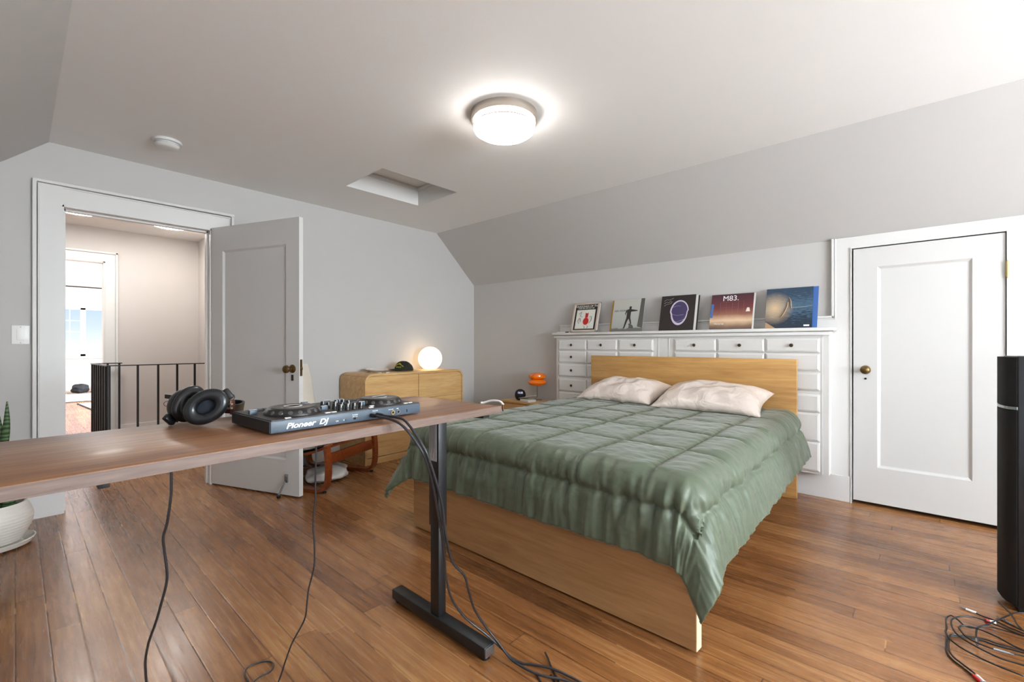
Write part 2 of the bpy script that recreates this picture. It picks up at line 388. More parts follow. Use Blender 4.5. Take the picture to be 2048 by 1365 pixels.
# left knee wall with an unseen window added for light
m_ = MB(); lx0, lx1, lz0, lz1 = -.05, 1.45, .6, 1.62
m_.box((-4.5, YL-.1, 0), (lx0, YL, ZK)); m_.box((lx1, YL-.1, 0), (XF+.1, YL, ZK)); m_.box((lx0, YL-.1, 0), (lx1, YL, lz0)); m_.box((lx0, YL-.1, lz1), (lx1, YL, ZK))
struct('wall_left', m_, M['wall'])
# ceiling: two slopes and the flat with the attic hatch opening
hx0, hx1, hy0, hy1 = -3.54, -2.975, 1.837, 2.567
m_ = MB(); T = .1
m_.box((-4.45, YLE, ZC), (hx0, YE, ZC+T)); m_.box((hx1, YLE, ZC), (XF+.1, YE, ZC+T)); m_.box((hx0, YLE, ZC), (hx1, hy0, ZC+T)); m_.box((hx0, hy1, ZC), (hx1, YE, ZC+T))
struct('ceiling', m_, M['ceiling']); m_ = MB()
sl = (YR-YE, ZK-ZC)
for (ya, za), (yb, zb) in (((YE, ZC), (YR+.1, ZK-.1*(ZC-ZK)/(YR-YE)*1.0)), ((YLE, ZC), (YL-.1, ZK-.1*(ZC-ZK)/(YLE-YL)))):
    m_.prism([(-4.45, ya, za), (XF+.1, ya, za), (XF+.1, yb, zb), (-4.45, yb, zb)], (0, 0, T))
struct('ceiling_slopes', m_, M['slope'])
# attic hatch
ah = thing('attic_hatch', 'square white recessed attic hatch cut into the ceiling', 'attic hatch', (-3.2575, 2.2, ZC+.18))
m_ = MB(); t = .012
for a, b in (((hx0-.001, hy0-.001, ZC-.0005), (hx0+.005, hy1+.001, ZC+.18)), ((hx1-.005, hy0-.001, ZC-.0005), (hx1+.001, hy1+.001, ZC+.18)), ((hx0+.005, hy0-.001, ZC-.0005), (hx1-.005, hy0+.005, ZC+.18)), ((hx0+.005, hy1-.005, ZC-.0005), (hx1-.005, hy1+.001, ZC+.18))): m_.box(a, b)
put('recess_lining', m_, M['white'], ah, smooth=None)
m_ = MB(); i_ = .012
for a, b in (((hx0, hy0, ZC+.135), (hx0+i_, hy1, ZC+.165)), ((hx1-i_, hy0, ZC+.135), (hx1, hy1, ZC+.165)), ((hx0, hy0, ZC+.135), (hx1, hy0+i_, ZC+.165)), ((hx0, hy1-i_, ZC+.135), (hx1, hy1, ZC+.165))): m_.box(a, b)
put('stop_bead', m_, M['white'], ah, smooth=None)
put('hatch_panel', MB().box((hx0+.003, hy0+.003, ZC+.170), (hx1-.003, hy1-.003, ZC+.182)), M['ceiling'], ah, smooth=None)

# ---- casing of the doorway (trim_1) with back band and the flush baseboard beside it
def casing_back():
    m = MB(); o0, o1, oz = .078, 1.203, 2.163
    def bx(y0, y1, z0, z1, th, bev=0):      # on the doorway wall, projecting th into the room
        xm = X1((y0+y1)/2); m.box((xm-.01, y0, z0), (xm+th, y1, z1), bev)
    bx(o0+.02, DY0+.004, 0, oz-.02, .020); bx(DY1-.004, o1-.02, 0, oz-.02, .020); bx(DY0, DY1, DZ-.004, oz-.02, .0198)
    bx(o0-.006, o0+.014, .245, oz, .034, .004); bx(o0+.018, o0+.027, .245, oz-.028, .026, .003)
    bx(o1-.014, o1+.006, 0, oz, .034, .004); bx(o1-.027, o1-.018, 0, oz-.028, .026, .003)
    bx(o0-.006, o1+.006, oz-.014, oz+.006, .034, .004); bx(o0+.018, o1-.018, oz-.030, oz-.021, .026, .003)
    # jamb lining and stop
    xa = X1(.2)
    for y0, y1 in ((DY0-.0, DY0+.012), (DY1-.012, DY1)): m.box((xa-.14, y0, 0), (xa+.016, y1, DZ))
    m.box((xa-.14, DY0, DZ-.012), (xa+.016, DY1, DZ))
    m.box((xa-.09, DY0+.01, 0), (xa-.05, DY0+.022, DZ-.01)); m.box((xa-.09, DY0+.01, DZ-.024), (xa-.05, DY1-.01, DZ-.01)); m.box((xa-.09, DY1-.022, 0), (xa-.05, DY1-.01, DZ-.01))
    return m
struct('trim_1', casing_back(), M['white'])
def base_back(y0, y1):
    m = MB(); n = 1; xa, xb = X1(y0), X1(y1)
    m.prism([(xa-.01, y0, 0), (xa+.019, y0, 0), (xb+.019, y1, 0), (xb-.01, y1, 0)], (0, 0, .235))
    m.prism([(xa-.01, y0, .232), (xa+.030, y0, .232), (xb+.030, y1, .232), (xb-.01, y1, .232)], (0, 0, .020)); return m
struct('baseboard_back_left', base_back(YL, .098), M['white']); struct('baseboard_back_right', base_back(1.209, YR), M['white'])
# ---- closet casing, wall boarding and outlining moulding on the right wall (trim_2)
m_ = MB(); F1 = YR-.016
m_.box((-.485, F1, 0), (CX0, YR+.01, ZK+.004)); m_.box((CX0, F1, CZ), (CX1, YR+.01, ZK+.004)); m_.box((CX1, F1, 0), (XF, YR+.01, ZK+.004))
m_.box((-2.895, F1, 0), (-.485, YR+.01, 1.30))
m_.box((-.497, F1-.012, 1.300), (-.482, YR, ZK+.006), .004); m_.box((-.478, F1-.006, 1.295), (-.470, YR, ZK+.006), .002)
m_.box((-2.895, F1-.012, 1.300), (-.482, YR, 1.315), .004); m_.box((-2.895, F1-.006, 1.286), (-.470, YR, 1.294), .002)
m_.box((CX0-.008, F1-.008, 0), (CX0, YR, CZ+.008)); m_.box((CX0, F1-.008, CZ), (CX1, YR, CZ+.008)); m_.box((CX1, F1-.008, 0), (CX1+.008, YR, CZ+.008))
struct('trim_2', m_, M['white'])
struct('baseboard_right', MB().box((-3.0, F1-.006, 0), (CX0-.012, F1+.004, .18), .002), M['white'])
struct('baseboard_right_corner', MB().box((-4.26, YR-.018, 0), (-2.86, YR+.002, .22), .003), M['white'])
struct('trim_3', MB().box((-.9, 3.0, 0), (-.89, 3.01, .001)), M['white']) if False else None
# closet behind its door, its shade painted in as near-black walls
m_ = MB(); m_.box((CX0-.1, YR+.6, 0), (CX1+.1, YR+.62, CZ+.1)); m_.box((CX0-.1, YR+.1, 0), (CX0-.02, YR+.6, CZ+.1)); m_.box((CX1+.02, YR+.1, 0), (CX1+.1, YR+.6, CZ+.1)); m_.box((CX0-.1, YR+.1, CZ+.02), (CX1+.1, YR+.6, CZ+.1))
struct('wall_closet', m_, M['gap_shade'])
# ---- closet door (door_2)
d2 = sthing('door_2', (CX0+.367, YR, 0))
def panel_leaf(x0, x1, z0, z1, px0, px1, pz0, pz1, y, th):
    m = MB()
    for a, b, c, d in ((x0, px0, z0, z1), (px1, x1, z0, z1), (px0, px1, z0, pz0), (px0, px1, pz1, z1)): m.box((a, y, c), (b, y+th, d))
    m.raised(px0, px1, pz0, pz1, y, [(0, 0), (.014, .011), (.016, .011), (.018, .012)])
    m.box((px0, y+th-.008, pz0), (px1, y+th, pz1)); return m
put('door_leaf', panel_leaf(CX0+.008, CX1-.004, .026, CZ-.006, -.240, .214, .270, 1.638, YR-.013, .035), M['white2'], d2, smooth=None)
def knob(parent, c, axis, mtl, r=.028, plate=True):
    k = put('door_knob', MB().lathe([(.012, 0), (.011, .02), (.014, .028), (r*.8, .034), (r, .045), (r*.92, .056), (r*.5, .064), (0, .066)], c, axis, 24), mtl, parent)
    if plate: put('rose_plate', MB().lathe([(.030, 0), (.030, .003), (.024, .006), (0, .006)], c, axis, 24), mtl, k)
    return k
knob(d2, (-.303, YR-.013, .934), (0, -1, 0), M['brass'], .027)
put('keyhole', MB().lathe([(.007, 0), (.007, .0015), (0, .0015)], (-.303, YR-.0145, .873), (0, -1, 0), 16), M['gap_shade'], d2)
m_ = MB().lathe([(.0075, -.045), (.0075, .045)], (CX1+.002, YR-.022, 1.553), (0, 0, 1), 14); m_.lathe([(0, .045), (.006, .047), (.005, .052), (0, .054)], (CX1+.002, YR-.022, 1.553), (0, 0, 1), 14)
m_.lathe([(0, -.054), (.005, -.052), (.006, -.047), (0, -.045)], (CX1+.002, YR-.022, 1.553), (0, 0, 1), 14)
put('hinge', m_, M['hinge'], d2)
m_ = MB().lathe([(.0075, -.045), (.0075, .045)], (CX1+.002, YR-.022, .22), (0, 0, 1), 14); put('hinge', m_, M['hinge'], d2)

# ---- open bedroom door (door_1), hinged on the doorway's right jamb, standing open into the room
hp = Vector((-4.168, 1.045, 0)); fe = Vector((-3.322, 1.374, 0)); ang = math.atan2(fe.y-hp.y, fe.x-hp.x); Wd = (fe-hp).length
d1 = sthing('door_1', hp, ang)
L_ = MB(); z0_, z1_ = .012, 2.028
for a, b, c, d in ((0, .125, z0_, z1_), (Wd-.125, Wd, z0_, z1_), (.125, Wd-.125, z0_, .265), (.125, Wd-.125, 1.84, z1_)): L_.box((a, 0, c), (b, .036, d))
L_.raised(.125, Wd-.125, .265, 1.84, 0, [(0, 0), (.014, .011), (.016, .011)]); L_.box((.125, .028, .265), (Wd-.125, .036, 1.84))
put('door_leaf', L_, M['white2'], d1, local=True, smooth=None)
k_ = put('door_knob', MB().lathe([(.012, 0), (.010, .03), (.014, .036), (.022, .042), (.029, .054), (.027, .066), (.014, .076), (0, .078)], (Wd-.062, 0, .932), (0, -1, 0), 24), M['brass'], d1, local=True)
put('rose_plate', MB().lathe([(.031, 0), (.031, .003), (.024, .009), (.012, .012), (0, .012)], (Wd-.062, 0, .932), (0, -1, 0), 24), M['brass'], k_, local=True)
m_ = MB().box((-.011, 0, -.022), (.011, .004, .022), .003, Matrix.Translation((Wd-.062, -.0035, .868))); put('keyhole_plate', m_, M['bronze'], d1, local=True)
m_ = MB().box((Wd-.0005, .008, .88), (Wd+.0015, .028, 1.0)); m_.box((Wd, .012, .925), (Wd+.012, .024, .945), .003); put('latch_plate', m_, M['brass'], d1, local=True)
# kick-down door holder
hd = put('door_holder', MB().box((-.014, -.012, -.03), (.014, 0, .03), .003, Matrix.Translation((Wd-.115, 0, .135))).tube([(Wd-.115, -.016, .12), (Wd-.145, -.045, .02)], .007, 10), M['steel'], d1, local=True, label='small metal flip-down door holder')
put('rubber_foot', MB().lathe([(.010, 0), (.014, .006), (.014, .018), (.008, .024), (0, .024)], (Wd-.147, -.047, .001), (.1, .1, 1), 14), M['black_plastic'], hd, local=True)

# ---- unseen windows behind the camera, added for the light
def window_unit(name, orient, a0, a1, z0, z1, p, depth):
    w = sthing(name); m = MB()
    def bx(u0, u1, v0, v1, d0, d1):
        if orient == 'x': m.box((p+d0, u0, v0), (p+d1, u1, v1))
        else: m.box((u0, p+d0, v0), (u1, p+d1, v1))
    s = 1 if depth > 0 else -1
    for u0, u1, v0, v1 in ((a0-.09, a0, z0-.09, z1+.09), (a1, a1+.09, z0-.09, z1+.09), (a0, a1, z0-.09, z0), (a0, a1, z1, z1+.09)): bx(u0, u1, v0, v1, min(0, -s*.02), max(0, -s*.02))
    for u0, u1, v0, v1 in ((a0, a0+.04, z0, z1), (a1-.04, a1, z0, z1), (a0, a1, z0, z0+.04), (a0, a1, z1-.04, z1), ((a0+a1)/2-.02, (a0+a1)/2+.02, z0, z1)): bx(u0, u1, v0, v1, min(.03*s, .07*s), max(.03*s, .07*s))
    put('window_frame', m, M['white'], w, smooth=None); m = MB()
    if orient == 'x': m.box((p+.045*s, a0+.03, z0+.03), (p+.055*s, a1-.03, z1-.03)) if s > 0 else m.box((p-.055, a0+.03, z0+.03), (p-.045, a1-.03, z1-.03))
    else: m.box((a0+.03, p-.055, z0+.03), (a1-.03, p-.045, z1-.03))
    put('window_pane', m, M['glass'], w, smooth=None); return w
window_unit('added_window_2', 'x', wy0, wy1, wz0, wz1, XF, .1)
window_unit('added_window_3', 'y', lx0, lx1, lz0, lz1, YL, -.1)

# ================================================================== HALL AND FAR ROOM
XH = -6.87; HY1 = 1.58
m_ = MB(); fo0, fo1, foz = -.16, .686, 2.045
m_.box((XH-.12, -1.6, 0), (XH, fo0, 2.6)); m_.box((XH-.12, fo0, foz), (XH, fo1, 2.6)); m_.box((XH-.12, fo1, 0), (XH, 4.1, 2.6))
struct('wall_hall', m_, M['hall_wall'])
struct('wall_hall_right', MB().box((XH, HY1, 0), (-4.33, HY1+.1, 2.6)), M['hall_wall'])
struct('wall_hall_left', MB().box((XH, -1.6, 0), (-4.33, -1.5, 2.6)), M['hall_wall'])
struct('wall_hall_stair', MB().box((-4.40, -1.6, 0), (-4.33, DY0-.02, 2.6)).box((-4.40, DY1+.02, 0), (-4.33, 1.7, 2.6)), M['hall_wall'])
struct('ceiling_hall', MB().box((XH, -1.6, ZC), (-4.33, 1.68, ZC+.1)), M['ceiling'])
def flat_casing(y0, y1, z, x, w=.11):
    m = MB()
    m.box((x-.005, y0-w+.02, 0), (x+.02, y0, z+w-.02)); m.box((x-.005, y1, 0), (x+.02, y1+w-.02, z+w-.02)); m.box((x-.005, y0, z), (x+.02, y1, z+w-.02))
    m.box((x-.005, y0-w, 0), (x+.034, y0-w+.022, z+w), .004); m.box((x-.005, y1+w-.022, 0), (x+.034, y1+w, z+w), .004); m.box((x-.005, y0-w, z+w-.022), (x+.034, y1+w, z+w), .004)
    m.box((x-.12, y0, 0), (x+.015, y0+.015, z)); m.box((x-.12, y1-.015, 0), (x+.015, y1, z)); m.box((x-.12, y0, z-.015), (x+.015, y1, z)); return m
struct('trim_4', flat_casing(fo0, fo1, foz, XH), M['white'])
struct('baseboard_hall', MB().box((XH, fo1+.11, 0), (XH+.018, HY1, .18)), M['white'])
# iron stair railing
rl = thing('stair_railing', 'black iron railing with square balusters around the hall stairwell', 'railing', (-6.0, 1.05, 0))
ra, rb, rc = Vector((-6.0, .622, .90)), Vector((-6.0, 1.50, .90)), Vector((-6.78, .572, .90))
def bar(m, a, b, w=.028, h=.010):
    d = (b-a); L = d.length; q = Matrix.Translation((a+b)/2) @ Matrix.Rotation(math.atan2(d.y, d.x), 4, 'Z'); m.box((-L/2-.012, -w/2, -h), (L/2+.012, w/2, 0), 0, q)
m_ = MB(); bar(m_, ra, rb); bar(m_, ra, rc); bar(m_, rc, rc+Vector((-.01, .24, 0))); put('top_rail', m_, M['rail_metal'], rl, smooth=None)
m_ = MB(); lo = Vector((0, 0, -.80)); bar(m_, ra+lo, rb+lo); bar(m_, ra+lo, rc+lo); put('bottom_rail', m_, M['rail_metal'], rl, smooth=None)
balx = [(-6.0, y) for y in (.632, .852, 1.02, 1.185, 1.345, 1.495)]+[tuple((ra+(rc-ra)*k/7)[:2]) for k in range(1, 8)]+[(-6.785, .70), (-6.79, .80)]
proto = None
for x, y in balx:
    if proto is None:
        proto = put('baluster', MB().box((-.009, -.009, 0), (.009, .009, .892)), M['rail_metal'], rl, local=True, smooth=None)
        proto.location = (x+6.0, y-1.05, 0)
    else:
        c = proto.copy(); COL.objects.link(c); c.location = (x+6.0, y-1.05, 0)
for i, (x, y, lab) in enumerate(((-6.07, .42, 'left lit flush disc lamp on the hall ceiling above the doorway edge'), (-6.10, 1.15, 'right lit flush disc lamp on the hall ceiling above the railing'))):
    hl = thing('hall_ceiling_light', lab, 'ceiling light', (x, y, ZC), group=None)
    put('lamp_base', MB().lathe([(.18, 0), (.18, -.008), (0, -.008)], (x, y, ZC), (0, 0, 1), 40), M['white'], hl)
    put('diffuser', MB().lathe([(.172, -.008), (.172, -.016), (.160, -.022), (0, -.024)], (x, y, ZC), (0, 0, 1), 40), M['hall_diffuser'], hl)
# far room shell
struct('wall_far_left', MB().box((-14.7, -1.6, 0), (XH-.12, -1.5, 2.7)), M['hall_wall'])
m_ = MB(); XQ = -14.6; qy0, qy1, qz0, qz1 = .1, 1.95, .83, 1.96
m_.box((XQ-.1, -1.6, 0), (XQ, qy0, 2.7)); m_.box((XQ-.1, qy1, 0), (XQ, 4.1, 2.7)); m_.box((XQ-.1, qy0, 0), (XQ, qy1, qz0)); m_.box((XQ-.1, qy0, qz1), (XQ, qy1, 2.7))
struct('wall_far', m_, M['hall_wall'])
m_ = MB(); m_.box((-14.7, 3.6, 0), (-12.4, 3.7, 2.7)); m_.box((-8.6, 3.6, 0), (XH-.12, 3.7, 2.7)); m_.box((-12.4, 3.6, 0), (-8.6, 3.7, .8)); m_.box((-12.4, 3.6, 2.2), (-8.6, 3.7, 2.7))
struct('wall_far_right', m_, M['hall_wall'])
struct('ceiling_far', MB().box((-14.7, -1.6, 2.6), (XH-.12, 4.1, 2.7)), M['ceiling'])
struct('baseboard_far', MB().box((XQ, -1.5, 0), (XQ+.02, 3.6, .16)), M['white'])
w1 = sthing('window_1'); m_ = MB()
for a, b, c, d in ((qy0-.14, qy0, qz0-.02, qz1+.22), (qy1, qy1+.14, qz0-.02, qz1+.22), (qy0, qy1, qz1, qz1+.22)): m_.box((XQ, a, c), (XQ+.03, b, d))
for a, b, c, d in ((qy0, qy0+.05, qz0, qz1), (qy1-.05, qy1, qz0, qz1), (qy0, qy1, qz0, qz0+.05), (qy0, qy1, qz1-.04, qz1), (1.03, 1.12, qz0, qz1)): m_.box((XQ-.07, a, c), (XQ-.02, b, d))
put('window_frame', m_, M['white'], w1, smooth=None)
m_ = MB()
for k in range(1, 4): z = qz0+.05+(qz1-qz0-.09)*k/4; m_.box((XQ-.044, qy0+.05, z-.006), (XQ-.03, 1.03, z+.006))
m_.box((XQ-.044, .845, qz0+.05), (XQ-.03, .857, qz1-.04)); m_.box((XQ-.044, .45, qz0+.05), (XQ-.03, .462, qz1-.04)); put('muntin_bars', m_, M['white'], w1, smooth=None)
put('window_sill', MB().box((XQ-.02, qy0-.16, qz0-.05), (XQ+.08, qy1+.16, qz0), .005), M['white'], w1)
put('window_pane', MB().box((XQ-.050, qy0+.05, qz0+.05), (XQ-.046, 1.03, qz1-.04)).box((XQ-.050, 1.12, qz0+.05), (XQ-.046, qy1-.05, qz1-.04)), M['glass'], w1, smooth=None)
single('curtain_rod', MB().tube([(XQ+.12, -.3, 2.44), (XQ+.12, 2.4, 2.44)], .014, 10).box((XQ, -.2, 2.425), (XQ+.12, -.18, 2.455)).box((XQ, 2.28, 2.425), (XQ+.12, 2.3, 2.455)), M['rail_metal'], 'thin black curtain rod above the far window', 'curtain rod', (XQ+.12, 1.05, 2.44))
def rug(name, pts, lab):
    r_ = thing(name, lab, 'rug', (sum(p[0] for p in pts)/4, sum(p[1] for p in pts)/4, 0))
    put('pile', MB().prism([(x, y, .001) for x, y in pts], (0, 0, .010)), M['rug'], r_, smooth=None)
    m = MB()
    for i in range(4):
        a = Vector((*pts[i], .006)); b = Vector((*pts[(i+1) % 4], .006)); m.tube([a, b], .012, 8)
    put('border', m, M['rug_edge'], r_)
rug('rug', [(-13.9, -1.2), (-13.9, 2.6), (-12.0, 2.6), (-12.0, -1.2)], 'long pale rug lying under the far window')
rug('rug', [(-11.6, .78), (-11.6, 2.6), (-9.75, 2.6), (-9.75, .93)], 'pale rug with dark border nearer the railing')
def lump(name, c, r, mtl, lab, cat, seed):
    bm = bmesh.new(); bmesh.ops.create_icosphere(bm, subdivisions=4, radius=1)
    for v in bm.verts:
        n = noise.noise(v.co*1.8+Vector((seed, 0, 0))); v.co = Vector((v.co.x*r[0], v.co.y*r[1], max(v.co.z, -.75)*r[2]))*(1+.25*n)
    zmin = min(v.co.z for v in bm.verts)
    for v in bm.verts: v.co += Vector((c[0], c[1], c[2]-zmin))
    o = put(name, bm, mtl); tag(o, lab, cat); setorigin(o, c)
lump('bag', (-14.2, 1.00, 0), (.18, .15, .11), M['bag'], 'small black bag on the floor under the far window', 'bag', 3)
lump('duffel_bag', (-14.1, 1.66, 0), (.25, .30, .17), M['navy'], 'navy and white bundle on the floor under the far window', 'bag', 8)
for i, (x, y, z, s, lab) in enumerate(((-22, 5.6, -1.6, 2.4, 'pale leafy tree outside the right pane of the far window'), (-26, -2.0, -1.6, 2.6, 'pale leafy tree outside the left panes of the far window'))):
    bm = bmesh.new(); bmesh.ops.create_icosphere(bm, subdivisions=5, radius=1)
    for v in bm.verts:
        n = noise.fractal(v.co*3+Vector((i*9, 0, 0)), 1., 2., 5); v.co = Vector((v.co.x, v.co.y*1.25, v.co.z))*s*(1+.28*n)+Vector((x, y, z))
    tr = thing('tree', lab, 'tree', (x, y, -4)); put('crown', bm, M['foliage'], tr, smooth=None)
    put('trunk', MB().tube([(x, y, -4), (x, y, z)], [.25, .15], 10), M['bronze'], tr)

# ================================================================== CEILING FIXTURES
lx, ly = -1.77, 1.875
cl = thing('ceiling_light', 'large round lit ceiling lamp with brushed nickel rim', 'ceiling light', (lx, ly, ZC))
put('canopy_ring', MB().lathe([(.02, 0), (.186, 0), (.188, -.002), (.188, -.046), (.184, -.048), (.170, -.048), (.170, -.01), (.02, -.01)], (lx, ly, ZC), (0, 0, 1), 72), M['nickel'], cl)
put('glass_shade', MB().lathe([(.168, -.030), (.174, -.060), (.174, -.084), (.168, -.098), (.150, -.110), (.11, -.120), (.05, -.125), (0, -.126)], (lx, ly, ZC), (0, 0, 1), 72), M['diffuser'], cl)
put('lower_band', MB().lathe([(.1755, -.073), (.1775, -.073), (.1775, -.079), (.1755, -.079), (.1755, -.073)], (lx, ly, ZC), (0, 0, 1), 72), M['nickel'], cl)
for k in range(6):
    a = k*PI/3+.62; put('post', MB().tube([(lx+.1775*math.cos(a), ly+.1775*math.sin(a), ZC-.046), (lx+.1775*math.cos(a), ly+.1775*math.sin(a), ZC-.076)], .0022, 8), M['nickel'], cl)
sd = thing('smoke_detector', 'round white smoke detector on the ceiling', 'smoke detector', (-3.61, .66, ZC))
put('mounting_plate', MB().lathe([(.078, 0), (.080, -.004), (.080, -.016), (.072, -.018), (0, -.018)], (-3.61, .66, ZC), (0, 0, 1), 40), M['white'], sd)
put('sensor_body', MB().lathe([(.066, -.016), (.068, -.030), (.060, -.042), (.045, -.048), (0, -.050)], (-3.61, .66, ZC), (0, 0, 1), 40), M['white'], sd)
put('vent_slots', MB().lathe([(.0685, -.022), (.0692, -.022), (.0692, -.030), (.0685, -.030), (.0685, -.022)], (-3.61, .66, ZC), (0, 0, 1), 40), M['label'], sd)
# light switch left of the doorway
xs_ = X1(.03)
sw = thing('light_switch', 'white single rocker light switch left of the doorway', 'light switch', (xs_, .024, 1.17))
put('wall_plate', MB().box((xs_, -.016, 1.110), (xs_+.006, .062, 1.228), .003), M['switch'], sw)
put('rocker', MB().box((xs_+.004, .006, 1.135), (xs_+.010, .040, 1.203), .002), M['switch'], sw)
for z in (1.120, 1.218): put('screw', MB().lathe([(.003, 0), (.003, .001), (0, .001)], (xs_+.006, .023, z), (1, 0, 0), 10), M['label'], sw)

# ================================================================== BUILT-IN DRAWERS
YB = 3.845; KS = 3.845/3.82
bi = thing('built_in_dresser', 'white built-in wall of small drawers with bronze knobs behind the headboard', 'built-in dresser', (-1.67, 3.88, .185))
put('cabinet_body', MB().box((-2.870, YB, .185), (-.498, 3.9435, 1.175)), M['white'], bi, smooth=None)
m_ = MB(); m_.box((-2.885, 3.815, 1.175), (-.485, 3.9435, 1.200), .003); m_.box((-2.895, 3.793, 1.203), (-.463, 3.9435, 1.229), .009)
put('top_shelf', m_, M['white'], bi)
m_ = MB()                       # thin face frame lines around each bank
for a, b in ((-2.845, -1.747), (-1.650, -.538)):
    m_.box((a, YB-.003, 1.160), (b, YB+.001, 1.168)); m_.box((a-.004, YB-.003, .19), (a+.003, YB+.001, 1.168)); m_.box((b-.003, YB-.003, .19), (b+.004, YB+.001, 1.168))
put('face_frame', m_, M['white'], bi, smooth=None)
cols = [(-2.814, -2.479), (-2.467, -2.139), (-2.118, -1.784), (-1.585, -1.246), (-1.234, -.898), (-.886, -.548)]
rows = [(1.053, 1.152), (.922, 1.040), (.782, .905), (.628, .750), (.420, .617), (.205, .411)]
cols = [(a*KS, b*KS) for a, b in cols]
for ci, (a, b) in enumerate(cols):
    for ri, (c, d) in enumerate(rows):
        if ri >= 2 and ci in (2, 3, 4): continue      # behind the headboard, out of sight
        if ri >= 4 and ci == 1: continue
        dr = put('drawer', MB().raised(a, b, c, d, YB, [(0, 0), (0, -.012), (.003, -.014), (.013, -.018), (.016, -.0175), (.02, -.0175)]), M['white'], bi, smooth=None)
        xc, zc = (a+b)/2, (c+d)/2
        put('knob', MB().lathe([(.0045, 0), (.0045, .007), (.0105, .010), (.0135, .015), (.0105, .021), (0, .024)], (xc, YB-.0175, zc), (0, -1, 0), 16), M['bronze'], dr)

# ---- records and picture leaning on its shelf
def flat_mats():
    d = {}
    def ramp_mat(name, stops, axis, rough=.25, noise_amt=0., nscale=6, stretch=(1, 1, 1), rad=None):
        m, nt, bs = base(name); L = nt.links.new
        tc = N(nt, 'ShaderNodeTexCoord'); sp = N(nt, 'ShaderNodeSeparateXYZ'); L(tc.outputs['Generated'], sp.inputs[0])
        cr = N(nt, 'ShaderNodeValToRGB'); el = cr.color_ramp.elements
        while len(el) > 1: el.remove(el[-1])
        for i, (p, c) in enumerate(stops):
            q = el[0] if i == 0 else el.new(p); q.position = p; q.color = lin(c)
        src = sp.outputs[axis]
        if noise_amt:
            mp = N(nt, 'ShaderNodeMapping'); mp.inputs['Scale'].default_value = stretch; L(tc.outputs['Generated'], mp.inputs[0])
            n = N(nt, 'ShaderNodeTexNoise'); n.inputs['Scale'].default_value = nscale; n.inputs['Detail'].default_value = 5; L(mp.outputs[0], n.inputs['Vector'])
            a = N(nt, 'ShaderNodeMath', operation='MULTIPLY_ADD'); L(n.outputs[0], a.inputs[0]); a.inputs[1].default_value = noise_amt; L(src, a.inputs[2])
            s = N(nt, 'ShaderNodeMath', operation='SUBTRACT'); L(a.outputs[0], s.inputs[0]); s.inputs[1].default_value = noise_amt/2; src = s.outputs[0]
        L(src, cr.inputs[0]); col = cr.outputs[0]
        if rad:     # a soft printed patch of another colour
            (cx, cz, rr, c2) = rad
            mp2 = N(nt, 'ShaderNodeVectorMath', operation='DISTANCE'); cmb = N(nt, 'ShaderNodeCombineXYZ'); L(sp.outputs['X'], cmb.inputs[0]); L(sp.outputs['Z'], cmb.inputs[1])
            L(cmb.outputs[0], mp2.inputs[0]); mp2.inputs[1].default_value = (cx, cz, 0)
            mr = N(nt, 'ShaderNodeMapRange'); L(mp2.outputs['Value'], mr.inputs[0]); mr.inputs[1].default_value = 0.; mr.inputs[2].default_value = rr; mr.inputs[3].default_value = .9; mr.inputs[4].default_value = 0
            mx = N(nt, 'ShaderNodeMix', data_type='RGBA'); L(mr.outputs[0], mx.inputs[0]); L(col, mx.inputs[6]); mx.inputs[7].default_value = lin(c2); col = mx.outputs[2]
        L(col, bs.inputs['Base Color']); bs.inputs['Roughness'].default_value = rough; return m
    d['grey'] = ramp_mat('grey_photo_print', [(0, '#6E6B64'), (.08, '#6E6B64'), (.12, '#A5A8A2'), (.5, '#B4B4AE'), (1, '#BDB9B0')], 'Z', .4, .12, 7)
    d['dusk'] = ramp_mat('dusk_interior_print', [(0, '#2A1510'), (.1, '#7A573C'), (.25, '#D9B894'), (.42, '#8A5540'), (.6, '#6A2A2C'), (1, '#3E1F2E')], 'Z', .3, .08, 4)
    d['sea'] = ramp_mat('rippled_sea_print', [(.2, '#22303F'), (.42, '#3C566B'), (.55, '#4C6A80'), (.8, '#2E4358')], 'Z', .2, 1.3, 9, (1, 1, 5), rad=(.2, .5, .42, '#D6B68C'))
    d['black'] = mat('matt_black_card', '#241B1A', .5); d['sleeve'] = mat('white_sleeve_edge', '#DAD8D2', .6); d['blue'] = mat('blue_card', '#3F68A8', .4); d['yellow'] = mat('mustard_card', '#B98F35', .5)
    d['ink'] = mat('dark_ink', '#2E2A28', .6); d['bark'] = mat('bark_grey_ink', '#5B5651', .6); d['redink'] = mat('red_ink', '#B8201E', .5); d['violet'] = mat('violet_ink', '#40365E', .4); d['pale'] = mat('pale_ink', '#CFC3D6', .4)
    d['frame'] = mat('silver_birch_frame', '#CDBFB2', .4, .2); d['mount'] = mat('white_print_ground', '#DEDCD2', .5); d['lampw'] = mat('lamp_print', '#E4D8CC', .5); d['redline'] = mat('dull_red_print', '#A0605A', .5)
    d['skin'] = mat('tan_print', '#A98A66', .5)
    return d
MM = flat_mats()
SH = 1.2292
def lean(name, label, cat, x0, x1, h, th, y0=3.84, y1=3.925, yaw=0., group=None):
    """Empty whose local frame is the leaning card: x right, z up the card, y into it"""
    o = thing(name, label, cat, ((x0+x1)/2, y0, SH), 0., group)
    tilt = -math.asin((y1-y0)/h); o.rotation_euler = (tilt, 0, yaw)
    return o
def card(parent, name, w, h, th, mtl, y=0., label=None, x=0., z=0.):
    return put(name, MB().box((x-w/2, y, z), (x+w/2, y+th, z+h)), mtl, parent, local=True, smooth=None, label=label)
def blob(parent, name, pts, mtl, y=-.0006, th=.0006):
    return put(name, MB().prism([(a, y, b) for a, b in pts], (0, th, 0)), mtl, parent, local=True, smooth=None)
